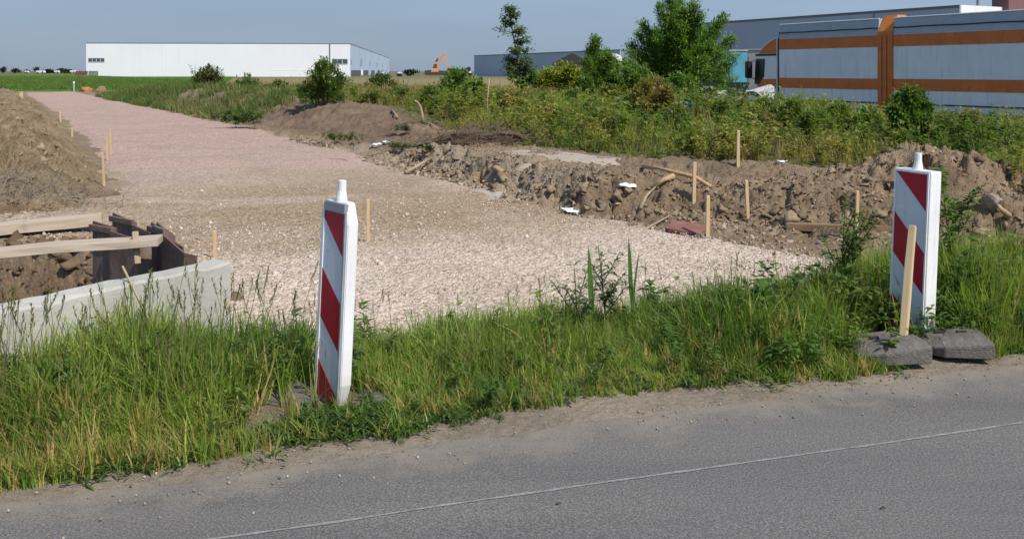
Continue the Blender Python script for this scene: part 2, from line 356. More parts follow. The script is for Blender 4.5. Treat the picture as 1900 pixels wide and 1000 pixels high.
col = mixc(col, (0.105, 0.11, 0.042), ss(WD + nz2 * 0.3, -0.2, 0.6) * (1 - ss(GY, 36, 46)))
col = mixc(col, (0.26, 0.215, 0.105), ss(GY, 38, 60) * ss(WD, -2, 2))
col = mixc(col, (0.22, 0.18, 0.09), ss(GY, 80, 110))
col = mixc(col, (0.13, 0.12, 0.06), ss(GY, 150, 400))
col = mixc(col, (0.31, 0.262, 0.20), (1 - ss(S_, 0.5, 0.9)))                                                            # dusty verge by the asphalt
col = mixc(col, (0.16, 0.14, 0.075), ss(S_, 0.25, 0.6) * (1 - ss(S_, 1.3, 1.7)) * 0.6)
gd = np.minimum(np.minimum(GN - nleft(GT), nright(GT) - GN) + 0.22 * fbm(GX * 1.1, GY * 1.1, 4, 71), 79 - GT)
gd = np.minimum(gd, (S_ - 1.15) + 0.2 * fbm(GX * 2, GY * 2, 3, 72))
gd = np.minimum(gd, -trench_d(GX, GY) - 0.02)
gzr = ground_z(GX, GY)
gravel_z = base(GX, GY) + np.clip(gd * 0.12, -0.06, 0.035) + 0.012 * fbm(GX * 1.6, GY * 1.6, 3, 73) + 0.02 * fbm(GX * 0.45, GY * 0.45, 2, 74)
near_v = (GY < 14)
gravel_z = gravel_z + np.where(near_v, 0.014 * (clods(GX, GY, 0.06, 75) - 0.3) * (1 - ss(GY, 9, 14)), 0)
gcut = ss(gd, 0.05, 0.5)
tag(sheet('ground', gzr - 0.05 * gcut, VV > 0, GROUND, col), kind='structure')

n = N('gravel')
pn = n.dot(n.geo, (-0.469, 0.883, 0))                       # distance along the track
pink = n.rng(n.math('ADD', pn, n.math('MULTIPLY', n.noise(0.35, 4), 6.0)), 11.0, 21.0)
cb = n.mix(pink, (0.52, 0.432, 0.345), (0.455, 0.325, 0.275))
tan = n.rng(n.noise(1.0, 6, 0.6, n.mapv((0.26, 0.40, 1), n.geo), 0.6), 0.25, 0.52, 0, 0.9)
cb = n.mix(n.math('MULTIPLY', tan, n.math('MULTIPLY', n.rng(n.math('ADD', pn, n.math('MULTIPLY', n.noise(0.7, 5), 3.0)), 8.6, 10.6), n.rng(n.math('ADD', pn, n.math('MULTIPLY', n.noise(0.5, 5), 4.0)), 18.0, 13.5, 0.12, 1.0))), cb, (0.325, 0.245, 0.155))
cb = n.mix(n.rng(n.noise(0.9, 7, 0.7), 0.45, 0.75, 0, 0.6), cb, n.mix(1.0, cb, (0.74, 0.70, 0.66), 'MULTIPLY'))
cb = n.mix(n.rng(n.noise(2.4, 6, 0.7), 0.55, 0.8, 0, 0.6), cb, n.mix(1.0, cb, (1.2, 1.2, 1.18), 'MULTIPLY'))
cb = n.mix(n.rng(n.noise(0.55, 5, 0.6, n.mapv((1, 1, 1), n.geo, (0.3, 0, 1.1))), 0.5, 0.66, 0, 0.45), cb, (0.36, 0.295, 0.215))
rut = n.noise(1.0, 4, 0.6, n.mapv((0.10, 1.3, 1), n.geo, (0, 0, -1.083)))
cb = n.mix(n.rng(rut, 0.52, 0.70, 0, 0.16), cb, n.mix(1.0, cb, (0.72, 0.68, 0.64), 'MULTIPLY'))
st = n.vor(38, out='Color'); sv = n.t.nodes.new('ShaderNodeSeparateXYZ'); n.t.links.new(st, sv.inputs[0])
cb = n.mix(0.85, cb, n.mix(1.0, cb, n.ramp(sv.outputs[0], [(0.0, (0.62, 0.58, 0.56)), (0.5, (1.0, 1.0, 1.0)), (1.0, (1.28, 1.24, 1.2))]), 'MULTIPLY'))
p_ = n.bump(n.vor(36), 0.016, 0.9); p_ = n.bump(n.vor(90), 0.007, 0.8, p_); n.bump(n.noise(6, 6, 0.7), 0.03, 0.7, p_)
GRAVEL = n.fin(cb, 0.95, 0.1)
tag(sheet('gravel_road', gravel_z, (gd > -0.35) & (trench_d(GX, GY) < 0.03), GRAVEL), kind='structure')

# asphalt, with dust drifting in from the verge and a thin pale seam line
n = N('asphalt')
s_ = n.dot(n.geo, (EM[0], EM[1], 0), -(EA[0] * EM[0] + EA[1] * EM[1]))
ca = n.ramp(n.noise(110, 4, 0.8), [(0.30, (0.06, 0.059, 0.059)), (0.50, (0.158, 0.154, 0.150)), (0.72, (0.36, 0.35, 0.335))])
ca = n.mix(n.rng(n.noise(1.0, 5, 0.6, n.mapv((0.4, 3.0, 1), n.geo, (0, 0, -0.323))), 0.35, 0.7, 0, 0.6), ca, n.mix(1.0, ca, (0.72, 0.72, 0.73), 'MULTIPLY'))
spk = n.rng(n.vor(70, out='Distance'), 0.02, 0.10, 1, 0)
ca = n.mix(n.math('MULTIPLY', spk, 0.30), ca, (0.40, 0.39, 0.37))
dust = n.math('ADD', s_, n.math('MULTIPLY', n.math('SUBTRACT', n.noise(3.5, 8, 0.75), 0.5), 1.1))
ca = n.mix(n.rng(dust, -0.36, 0.10, 0, 0.78), ca, (0.30, 0.258, 0.205))
n.bump(n.noise(190, 3, 0.7), 0.004, 0.8)
ca = n.mix(1.0, ca, (0.90, 0.865, 0.82), 'MULTIPLY')
ASPH = n.fin(ca, 0.85, 0.25)
az = 0.0 + 0.004 * fbm(GX * 1.0, GY * 1.0, 2, 81) - 0.05 * ss(S_ + 0.10 * fbm(GX * 3, GY * 3, 4, 82), -0.06, 0.16)
tag(sheet('asphalt_road', az, S_ < 0.25, ASPH), kind='structure')
n = N('worn_line_paint')
LINEP = n.fin(n.mix(n.rng(n.noise(60, 5, 0.8), 0.36, 0.58), (0.158, 0.154, 0.150), (0.27, 0.265, 0.25)), 0.85, 0.2)
A0, A1 = P(400, 1000), P(1900, 785); L = math.hypot(A1[0] - A0[0], A1[1] - A0[1]); dx, dy = (A1[0] - A0[0]) / L, (A1[1] - A0[1]) / L
tt = np.linspace(-3, L + 4, 700); off = 0.010 * fbm(tt * 2.0, tt * 0, 3, 83); wid = 0.0065 + 0.005 * fbm(tt * 14, tt * 0 + 3, 3, 84)
lx, ly = A0[0] + dx * tt - dy * off, A0[1] + dy * tt + dx * off
Vl = np.concatenate([np.c_[lx - dy * wid, ly + dx * wid], np.c_[lx + dy * wid, ly - dx * wid]]); zz = 0.0025 + 0.004 * fbm(Vl[:, 0], Vl[:, 1], 2, 81)
i_ = np.arange(len(tt) - 1)
tag(np_mesh('road_line', np.c_[Vl, zz], np.stack([i_ + 1, i_, i_ + len(tt), i_ + len(tt) + 1], -1), LINEP), kind='structure')

# green crop field behind the end of the track
fd = np.minimum(GY - 73.5 + 0.8 * fbm(GX * 0.3, GY * 0.3, 3, 91), -25 - (GY - 73) * 0.29 - GX)
fd = np.where(GY > 430, -1, fd)
n = N('crop_field'); cf = n.ramp(n.noise(0.6, 6, 0.65), [(0.3, (0.060, 0.115, 0.022)), (0.7, (0.115, 0.185, 0.038))]); n.bump(n.noise(3, 5, 0.7), 0.15)
tag(sheet('field', gzr + np.clip(fd * 0.2, -0.2, 0.12), fd > -0.6, n.fin(cf, 0.9, 0.1)), kind='structure')

# pale washed-out sand on the right bank
SANDP = [P(u, v, 0.33) for u, v in [(905, 300), (915, 278), (990, 276), (1100, 286), (1200, 291), (1185, 300), (1060, 304), (985, 318), (930, 330), (880, 330), (860, 312)]]
sd = polyd(GX, GY, SANDP) + 0.25 * fbm(GX * 1.3, GY * 1.3, 4, 95)
tag(sheet('sand_patch', base(GX, GY) + np.clip(sd * 0.15, -0.12, 0.05), sd > -0.5, m_soil('pale_sand', (0.33, 0.285, 0.225), (0.42, 0.365, 0.29), (0.48, 0.43, 0.36), bump=0.012)), kind='structure')

# spoil heaps
lh = lheap(GX, GY); rh = rheap(GX, GY)
def near_mask(h): return h > -0.2
tag(sheet('soil_heap', np.where(near_mask(lh), base(GX, GY) + lh, gzr - 0.12), near_mask(lh), SOIL), 'long low heap of tan excavated soil along the left edge of the gravel track', 'soil heap')
tag(sheet('soil_heap', np.where(near_mask(rh), base(GX, GY) + rh, gzr - 0.12), near_mask(rh), m_soil('brown_soil', (0.17, 0.120, 0.075), (0.285, 0.205, 0.130), (0.39, 0.295, 0.195))), 'cloddy brown soil heap behind the right striped beacon, in front of the weeds', 'soil heap')

# ------------------------------------------------------------------ loose lumps: clods and gravel stones
def lump_proto(k, seed, sub=1):
    bm = bmesh.new(); bmesh.ops.create_icosphere(bm, subdivisions=sub, radius=1.0); r = np.random.default_rng(seed)
    V = np.array([v.co[:] for v in bm.verts]); Fa = np.array([[v.index for v in f.verts] for f in bm.faces]); bm.free()
    for _ in range(9):
        d = r.normal(size=3); d /= np.linalg.norm(d); V = V - np.clip(V @ d - r.uniform(0.38, 0.75), 0, 9)[:, None] * d      # broken flat faces
    return V * (1 + r.normal(0, 0.09, (len(V), 1))) * r.uniform(0.75, 1.25, 3), Fa
def scatter(protos, pos, scl, rot, tint=None, lean=None, pick=None, seed=0):
    """protos: list of (V, F tris, colours or None); returns V, F, colours"""
    r = np.random.default_rng(seed); pos = np.asarray(pos, float); M = len(pos); pick = r.integers(0, len(protos), M) if pick is None else pick
    Vo, Fo, Co, b = [], [], [], 0
    for k, pr in enumerate(protos):
        ix = np.nonzero(pick == k)[0]
        if not len(ix): continue
        V, Fa = pr[0], pr[1]; K = len(V); c, s = np.cos(rot[ix])[:, None], np.sin(rot[ix])[:, None]; sc = np.asarray(scl)[ix]
        sx = sc[:, None] if sc.ndim == 1 else sc[:, :1]; sz = sc[:, None] if sc.ndim == 1 else sc[:, 1:]
        x = V[None, :, 0] * sx; y = V[None, :, 1] * sx; z = V[None, :, 2] * sz
        X = x * c - y * s; Y = x * s + y * c
        if lean is not None: X = X + lean[ix, :1] * z; Y = Y + lean[ix, 1:] * z
        Vo.append(np.stack([X + pos[ix, 0:1], Y + pos[ix, 1:2], z + pos[ix, 2:3]], -1).reshape(-1, 3))
        Fo.append((Fa[None] + (np.arange(len(ix)) * K)[:, None, None] + b).reshape(-1, 3)); b += len(ix) * K
        if tint is not None:
            pc = pr[2] if len(pr) > 2 and pr[2] is not None else np.ones((K, 3)); Co.append((pc[None] * tint[ix][:, None, :]).reshape(-1, 3))
    return np.concatenate(Vo), np.concatenate(Fo), (np.concatenate(Co) if Co else None)
def onland(xy_): xy_ = np.asarray(xy_); return np.c_[xy_, top_z(xy_[:, 0], xy_[:, 1])]
STONES = [lump_proto(0, 100 + i, 0 if False else 1) for i in range(6)]
def fan_pts(M, u0, u1, y0, y1, pw=1.0):      # points thinning out with distance
    q = rng.random(M); Y = (y0 ** (1 - pw) + q * (y1 ** (1 - pw) - y0 ** (1 - pw))) ** (1 / (1 - pw)) if pw != 1 else y0 * (y1 / y0) ** q
    return (rng.uniform(u0, u1, M) - 950) / F * Y, Y
def gdist(x, y):
    n_, t_ = nt(x, y); g = np.minimum(n_ - nleft(t_), nright(t_) - n_); return np.minimum(np.minimum(g, sroad(x, y) - 1.15), -trench_d(x, y) - 0.05)
gx, gy = fan_pts(34000, -100, 2000, 4.6, 13, 1.4); k = gdist(gx, gy) > 0.02 * rng.normal(size=len(gx)); gx, gy = gx[k], gy[k]
sz = 0.0055 + 0.014 * rng.random(len(gx)) ** 3.0; sz[rng.random(len(gx)) < 0.025] *= 2.1
TN = np.array([[0.50, 0.40, 0.315], [0.40, 0.30, 0.235], [0.56, 0.47, 0.39], [0.44, 0.31, 0.26], [0.33, 0.27, 0.215], [0.58, 0.52, 0.46]])
tn = TN[rng.integers(0, 6, len(gx))] * rng.uniform(0.85, 1.1, (len(gx), 1))
zb = base(gx, gy) + 0.03 + sz * 0.2
V, Fa, Cc = scatter(STONES, np.c_[gx, gy, zb], sz, rng.uniform(0, 6.28, len(gx)), tn, seed=1)
n = N('stone'); n.bump(n.noise(80, 4), 0.004); STONEM = n.fin(n.mix(n.rng(n.noise(40, 4), 0.4, 0.7, 0, 0.4), n.attr(), n.mix(1.0, n.attr(), (0.7, 0.68, 0.66), 'MULTIPLY')), 0.95, 0.1)
tag(np_mesh('gravel', V, Fa, STONEM, Cc), kind='stuff')

CL = [lump_proto(0, 200 + i, 2) for i in range(7)]
def clod_field(name, xs, ys, sizes, lo, hi, m=None, seed=3):
    z = top_z(xs, ys); r = np.random.default_rng(seed)
    tint = r.uniform(0.8, 1.15, (len(xs), 1)) * (np.array(lo) + (np.array(hi) - np.array(lo)) * r.random((len(xs), 1)))
    V, Fa, Cc = scatter(CL, np.c_[xs, ys, z - sizes * 0.12], np.c_[sizes, sizes * r.uniform(0.65, 1.05, len(xs))], r.uniform(0, 6.28, len(xs)), tint, lean=r.normal(0, 0.2, (len(xs), 2)), seed=seed)
    V = V + (np.stack([fbm(V[:, 0] * 34, V[:, 2] * 34 + V[:, 1] * 34, 3, 18), fbm(V[:, 1] * 34 + 5, V[:, 2] * 34, 3, 19), fbm(V[:, 0] * 34 - 7, V[:, 1] * 34, 3, 20)], -1)) * 0.014
    V = V + (np.stack([fbm(V[:, 0] * 21, V[:, 2] * 21 + V[:, 1] * 21, 3, 8), fbm(V[:, 1] * 21 + 5, V[:, 2] * 21, 3, 9), fbm(V[:, 0] * 21 - 7, V[:, 1] * 21, 3, 10)], -1)) * 0.03
    return tag(np_mesh(name, V, Fa, m or CLODM, Cc), kind='stuff')
n = N('clods'); ca = n.attr(); ca = n.mix(n.rng(n.noise(16, 6, 0.7), 0.4, 0.72, 0, 0.6), ca, n.mix(1.0, ca, (0.62, 0.58, 0.54), 'MULTIPLY'))
p_ = n.bump(n.noise(18, 6, 0.7), 0.02); n.bump(n.noise(70, 5, 0.7), 0.006, 1, p_); CLODM = n.fin(ca, 0.95, 0.1)
# along the broken lip of the right bank and on the heap
tq = rng.uniform(4.6, 15, 1500); wq = rng.normal(0.12, 0.16, 1500); nq = nright(tq) + scarp(tq) + wq; cx, cy = xy(nq, tq)
ox, oy = rng.uniform(2.2, 6.3, 700), rng.uniform(8.6, 11.6, 700); k = rheap(ox, oy) > 0.02
cx = np.r_[cx, ox[k]]; cy = np.r_[cy, oy[k]]; k = sroad(cx, cy) > 1.7; cx, cy = cx[k], cy[k]
clod_field('soil_clods', cx, cy, 0.010 + 0.100 * rng.random(len(cx)) ** 6.5, (0.20, 0.145, 0.092), (0.36, 0.275, 0.18), seed=4)
# rubble spread at the foot of the bank and over the left heap and trench side
tq = rng.uniform(3.6, 22, 3600); nq = nright(tq) + scarp(tq) * rng.random(3600) - rng.exponential(0.35, 3600); cx, cy = xy(nq, tq); k = sroad(cx, cy) > 1.5
clod_field('rubble', cx[k], cy[k], 0.009 + 0.046 * rng.random(k.sum()) ** 3.2, (0.26, 0.20, 0.14), (0.46, 0.37, 0.28), seed=5)
cq = rng.uniform(4.6, 16, 9000); wq = rng.normal(0.25, 0.55, 9000); cx, cy = xy(nright(cq) + scarp(cq) + wq, cq); ox, oy = rng.uniform(2.0, 6.6, 5000), rng.uniform(8.3, 11.8, 5000); ok_ = rheap(ox, oy) > 0
cx, cy = np.r_[cx, ox[ok_]], np.r_[cy, oy[ok_]]; ok_ = sroad(cx, cy) > 1.6; clod_field('soil_crumbs', cx[ok_], cy[ok_], 0.006 + 0.022 * rng.random(ok_.sum()) ** 3, (0.19, 0.135, 0.086), (0.42, 0.33, 0.225), seed=14)
lx_, ly_ = fan_pts(2600, -250, 330, 9.5, 36, 1.2); k = lheap(lx_, ly_) > 0.0
clod_field('rubble', lx_[k], ly_[k], (0.010 + 0.10 * rng.random(k.sum()) ** 7) , (0.21, 0.155, 0.095), (0.36, 0.285, 0.185), seed=6)
tx, ty = rng.uniform(-7.0, -2.6, 4200), rng.uniform(5.6, 9.8, 4200); k = (np.abs(trench_d(tx, ty) - 0.25) < 0.4) & (ty > 6.9 - 0.0 * tx)
clod_field('soil_clods', tx[k], ty[k], 0.012 + 0.12 * rng.random(k.sum()) ** 4.5, (0.12, 0.082, 0.05), (0.23, 0.162, 0.10), seed=7)

# ------------------------------------------------------------------ plants
def blade_proto(r, n=10, spread=0.03, h=(0.6, 1.0), w=0.006, bend=0.35, seg=4, tip=None):
    V, Fa, Cc = [], [], []
    for _ in range(n):
        a = r.uniform(0, 6.28); p = np.array([r.normal(0, spread), r.normal(0, spread), 0]); H = r.uniform(*h); d = np.array([math.cos(a), math.sin(a)]); bn = r.uniform(0.1, 1.0) ** 1.5 * bend * H
        sd = np.array([-d[1], d[0]]) if r.random() < 0.5 else np.array([math.cos(a + 0.6), math.sin(a + 0.6)]); b0 = len(V); ww = w * r.uniform(0.6, 1.3); tn = r.uniform(0.8, 1.2)
        for j in range(seg + 1):
            f = j / seg; c = np.array([p[0] + d[0] * bn * f * f, p[1] + d[1] * bn * f * f, H * (f - 0.18 * f * f * (bn / (bend * H + 1e-9)))])
            q = ww * (1 - f ** 2.2) + 0.0004
            for s in (-1, 1): V.append((c[0] + sd[0] * q * s * 0.5, c[1] + sd[1] * q * s * 0.5, c[2])); Cc.append((tn, tn, tn))
        for j in range(seg): a0 = b0 + 2 * j; Fa += [(a0, a0 + 1, a0 + 3), (a0, a0 + 3, a0 + 2)]
    return np.array(V), np.array(Fa), np.array(Cc)
def add_leaf(V, Fa, Cc, p, d, L, W, tn, fold=0.25):
    d = np.asarray(d, float); d = d / np.linalg.norm(d); up = np.array([0, 0, 1.0]); s = np.cross(d, up); s = s / (np.linalg.norm(s) + 1e-9); u = np.cross(s, d); b = len(V)
    V += [tuple(p), tuple(p + d * L * 0.45 + s * W / 2 + u * W * fold), tuple(p + d * L - u * L * 0.12), tuple(p + d * L * 0.45 - s * W / 2 + u * W * fold), tuple(p + d * L * 0.5)]
    Fa += [(b, b + 1, b + 4), (b + 1, b + 2, b + 4), (b, b + 4, b + 3), (b + 4, b + 2, b + 3)]; Cc += [tuple(np.ones(3) * tn)] * 5
def add_stem(V, Fa, Cc, a, b, w0, w1, tn):
    a, b = np.asarray(a, float), np.asarray(b, float)
    for s in (np.array([1, 0, 0]), np.array([0, 1, 0])):
        k = len(V); V += [tuple(a - s * w0 / 2), tuple(a + s * w0 / 2), tuple(b + s * w1 / 2), tuple(b - s * w1 / 2)]; Fa += [(k, k + 1, k + 2), (k, k + 2, k + 3)]; Cc += [tuple(tn)] * 4
def weed_proto(r, H=1.0, leaves=34, L=0.12, W=0.035, branches=4, stem=(0.9, 0.95, 0.7), sw=0.010, top=0.0):
    V, Fa, Cc = [], [], []
    ax = [(np.zeros(3), np.array([r.normal(0, 0.12), r.normal(0, 0.12), 1.0]) * H, 0.0)]
    for _ in range(branches):
        f = r.uniform(0.15, 0.6); a = r.uniform(0, 6.28); b = ax[0][1] * f; ax.append((b, b + np.array([math.cos(a) * 0.3, math.sin(a) * 0.3, 0.45]) * H * r.uniform(0.5, 1.0), f))
    for a, b, f in ax: add_stem(V, Fa, Cc, a, b, sw, sw * 0.4, stem)
    for _ in range(leaves):
        a, b, f0 = ax[r.integers(0, len(ax))]; f = r.uniform(0.1 if f0 else 0.25, 1.0) ** 0.8; p = a + (b - a) * f; q = r.uniform(0, 6.28)
        add_leaf(V, Fa, Cc, p, (math.cos(q), math.sin(q), r.uniform(-0.3, 0.8)), L * H * r.uniform(0.6, 1.2) * (1.15 - 0.5 * f), W * H * r.uniform(0.7, 1.2), r.uniform(0.7, 1.25))
    return np.array(V), np.array(Fa), np.array(Cc)
def stalk_proto(r, H=1.0, head=0.16, w=0.006, n=9):
    V, Fa, Cc = [], [], []; p = np.zeros(3); d = np.array([r.normal(0, 0.10), r.normal(0, 0.10), 1.0])
    for j in range(5):
        q = p + d * H / 5; add_stem(V, Fa, Cc, p, q, w, w * 0.8, (1, 1, 1)); p = q; d = d + np.array([r.normal(0, 0.07), r.normal(0, 0.07), -0.03])
    for j in range(n):
        f = j / n; c = p - d * head * (1 - f); a = r.uniform(0, 6.28); add_leaf(V, Fa, Cc, c, (math.cos(a) * 0.5, math.sin(a) * 0.5, 0.9), head * r.uniform(0.16, 0.30), head * 0.06, r.uniform(0.75, 1.0) * 0.9)
    return np.array(V), np.array(Fa), np.array(Cc)
def hue(x, y, cols, sc, seed):               # patchy colour choice over the land
    f = np.clip(0.5 + 0.75 * fbm(x * sc, y * sc, 3, seed) + rng.normal(0, 0.16, len(x)), 0, 0.999) * (len(cols) - 1); i = f.astype(int); f = (f - i)[:, None]; c = np.array(cols); return c[i] * (1 - f) + c[np.minimum(i + 1, len(c) - 1)] * f
def edge_in(x, y): return 0.085 - 0.05 * ss(-x, 0.6, 1.4) + 0.20 * fbm(x * 1.1, y * 1.1, 4, 111)      # ragged front of the verge grass

WALL_B = ((-1.66, 5.40), (-2.86, 3.60))
def on_wall(x, y):
    (ax, ay), (bx, by) = WALL_B; ex, ey = bx - ax, by - ay; q = ((x - ax) * ex + (y - ay) * ey) / (ex * ex + ey * ey); c = (x - ax) * ey - (y - ay) * ex
    return (q > -0.02) & (c > -0.01)          # behind the face of the concrete wall
BEAC = [(-0.90, 4.42), (2.39, 5.52)]
gr = np.random.default_rng(5)
BL = [blade_proto(gr, 11, 0.035, (0.5, 1.0), 0.016, 0.45) for _ in range(10)]
M = 15500; al = rng.uniform(-1.2, 8.2, M); sv_ = rng.uniform(0.05, 1.5, M)
x = EA[0] + ED[0] * al + EM[0] * sv_; y = EA[1] + ED[1] * al + EM[1] * sv_
far_edge = 1.22 + 0.22 * fbm(x * 1.1, y * 1.1, 3, 112) + 0.28 * ss(x, 2.0, 3.0)
k = (sv_ > edge_in(x, y) + 0.05) & (sv_ < far_edge) & ~on_wall(x, y) & (trench_d(x, y) < -0.02)
bare = np.minimum.reduce([np.hypot((x - bx) * 0.8, y - by + 0.12) for bx, by in BEAC]); k &= (bare > 0.30) | (rng.random(M) < 0.05)
k &= (rng.random(M) < 0.62 + 0.6 * fbm(x * 1.7, y * 1.7, 3, 113) + 0.2)
x, y, sv_ = x[k], y[k], sv_[k]; u_ = 950 + F * x / y
hgt = (0.16 + 0.20 * ss(sv_ - edge_in(x, y), 0.05, 0.6)) * (1 + 0.75 * fbm(x * 1.5, y * 1.5, 3, 114)) * np.interp(u_, [0, 420, 520, 660, 850, 1000, 1150, 1500, 1900], [0.88, 0.88, 0.78, 0.54, 0.54, 0.62, 0.72, 0.95, 1.25]) * rng.uniform(0.75, 1.2, len(x))
hgt *= 1 + 0.32 * np.exp(-((u_ - 235) / 70) ** 2) * ss(sv_, 0.5, 0.9)
hgt *= 1 - 0.35 * ss(sv_, 1.05, 1.5)
tint = hue(x, y, [(0.115, 0.205, 0.040), (0.180, 0.280, 0.055), (0.260, 0.335, 0.075), (0.37, 0.38, 0.12)], 0.8, 115)
yel = (rng.random(len(x)) < 0.34 * (1 - ss(sv_, 0.25, 0.75)) * np.interp(u_, [0, 800, 1100, 1500, 1700], [1.0, 0.9, 0.8, 0.5, 0.15]))
tint[yel] = np.array([0.36, 0.30, 0.115]) * rng.uniform(0.8, 1.25, (yel.sum(), 1))
straw = rng.random(len(x)) < 0.035; tint[straw] = np.array([0.50, 0.39, 0.2]) * rng.uniform(0.8, 1.2, (straw.sum(), 1))
V, Fa, Cc = scatter(BL, np.c_[x, y, ground_z(x, y) - 0.01], np.c_[np.clip(hgt * 1.9, 0.35, 0.75), hgt], rng.uniform(0, 6.28, len(x)), tint, lean=rng.normal(0, 0.15, (len(x), 2)), seed=8)
tag(np_mesh('verge_grass', V, Fa, BLADE, Cc), kind='stuff')
# taller seed stalks over the verge
ST = [stalk_proto(gr, 1.0, 0.20, 0.0055, 13) for _ in range(8)]
M = 900; al = rng.uniform(-1.0, 8, M); sv_ = rng.uniform(0.35, 1.25, M); x = EA[0] + ED[0] * al + EM[0] * sv_; y = EA[1] + ED[1] * al + EM[1] * sv_; u_ = 950 + F * x / y
k = ~on_wall(x, y) & (trench_d(x, y) < -0.02) & (rng.random(M) < np.interp(u_, [0, 450, 560, 900, 1300, 1900], [1.0, 0.95, 0.5, 0.22, 0.18, 0.35])); x, y, u_ = x[k], y[k], u_[k]
hs = rng.uniform(0.30, 0.56, len(x)) * np.interp(u_, [0, 450, 700, 1900], [1.22, 1.15, 0.85, 0.9])
tint = hue(x, y, [(0.13, 0.18, 0.055), (0.20, 0.21, 0.085), (0.30, 0.26, 0.13)], 1.5, 117)
V, Fa, Cc = scatter(ST, np.c_[x, y, ground_z(x, y)], hs, rng.uniform(0, 6.28, len(x)), tint, lean=rng.normal(0, 0.08, (len(x), 2)), seed=9)
tag(np_mesh('seed_grass', V, Fa, BLADE, Cc), kind='stuff')
# low broad leaves creeping onto the dusty edge
def rosette_proto(r, n=17, L=1.0, W=0.15):
    V, Fa, Cc = [], [], []
    for j in range(n):
        a = r.uniform(0, 6.28); add_leaf(V, Fa, Cc, np.array([r.normal(0, 0.35), r.normal(0, 0.35), r.uniform(0, 0.3)]), (math.cos(a), math.sin(a), r.uniform(-0.1, 1.2)), L * r.uniform(0.35, 1.1), W * r.uniform(0.7, 1.2), r.uniform(0.75, 1.2))
    return np.array(V), np.array(Fa), np.array(Cc)
RO = [rosette_proto(gr) for _ in range(6)]
M = 1500; al = rng.uniform(-1, 8, M); q = rng.normal(0.13, 0.07, M); x = EA[0] + ED[0] * al; y = EA[1] + ED[1] * al; sv_ = edge_in(x, y) + q; x = x + EM[0] * sv_; y = y + EM[1] * sv_; u_ = 950 + F * x / y
k = (rng.random(M) < np.interp(u_, [0, 300, 560, 640, 760, 820, 1300, 1900], [1.0, 0.9, 0.45, 0.8, 0.8, 0.22, 0.35, 0.35]) * (0.55 + 0.9 * fbm(x * 2, y * 2, 2, 118)))
k |= (np.hypot(x + 0.75, y - 4.30) < 0.38) & (rng.random(M) < 0.9)
x, y = x[k], y[k]
bx_ = rng.normal(-0.70, 0.20, 240); by_ = rng.normal(4.27, 0.075, 240) + (bx_ + 0.72) * 0.33; x = np.r_[x, bx_]; y = np.r_[y, by_]
V, Fa, Cc = scatter(RO, np.c_[x, y, ground_z(x, y) + 0.005], rng.uniform(0.03, 0.095, len(x)), rng.uniform(0, 6.28, len(x)), hue(x, y, [(0.05, 0.115, 0.024), (0.08, 0.16, 0.035), (0.13, 0.18, 0.05)], 2, 119), seed=10)
tag(np_mesh('low_weeds', V, Fa, LEAF, Cc), kind='stuff')

# leafy weeds standing among the verge grass
WV = [weed_proto(gr, 1.0, 30, 0.26, 0.10, 4) for _ in range(5)]
M = 900; al = rng.uniform(-1, 8, M); sv_ = rng.uniform(0.18, 1.2, M); x = EA[0] + ED[0] * al + EM[0] * sv_; y = EA[1] + ED[1] * al + EM[1] * sv_; u_ = 950 + F * x / y
k = ~on_wall(x, y) & (trench_d(x, y) < -0.02) & (rng.random(M) < np.interp(u_, [0, 560, 800, 1100, 1500, 1900], [0.35, 0.3, 0.22, 0.4, 0.6, 0.8]) * (0.8 + 1.2 * fbm(x * 1.6, y * 1.6, 2, 126))); x, y, sv_ = x[k], y[k], sv_[k]
hs = rng.uniform(0.12, 0.30, len(x)) * (0.7 + 0.5 * ss(sv_, 0.2, 0.8)) * np.interp(950 + F * x / y, [0, 1200, 1600, 1900], [1, 1, 1.3, 1.5])
V, Fa, Cc = scatter(WV, np.c_[x, y, ground_z(x, y)], hs, rng.uniform(0, 6.28, len(x)), hue(x, y, [(0.07, 0.14, 0.035), (0.11, 0.19, 0.045), (0.17, 0.22, 0.06)], 1.5, 127), lean=rng.normal(0, 0.12, (len(x), 2)), seed=12)
tag(np_mesh('leafy_weeds', V, Fa, LEAF, Cc), kind='stuff')

# the belt of tall weeds on the right bank
WE = [weed_proto(gr, 1.0, 42, 0.25, 0.085, 5) for _ in range(7)]; WG = [blade_proto(gr, 14, 0.09, (0.55, 1.0), 0.024, 0.5) for _ in range(5)]; WS = [stalk_proto(gr, 1.0, 0.18, 0.010, 9) for _ in range(5)]
x, y = fan_pts(30000, 150, 2500, 9.5, 60, 1.35); wd = polyd(x, y, WPOLY); n_, t_ = nt(x, y)
dens = ss(wd, -0.05, 0.35) * (1 - 0.75 * ss(n_, 17.5, 20)) * np.where(y > 36, 0.35, 1.0)
k = (rng.random(len(x)) < dens * (0.6 + 0.7 * fbm(x * 0.5, y * 0.5, 3, 121))); x, y, wd = x[k], y[k], wd[k]; n_, t_ = nt(x, y); u_ = 950 + F * x / y
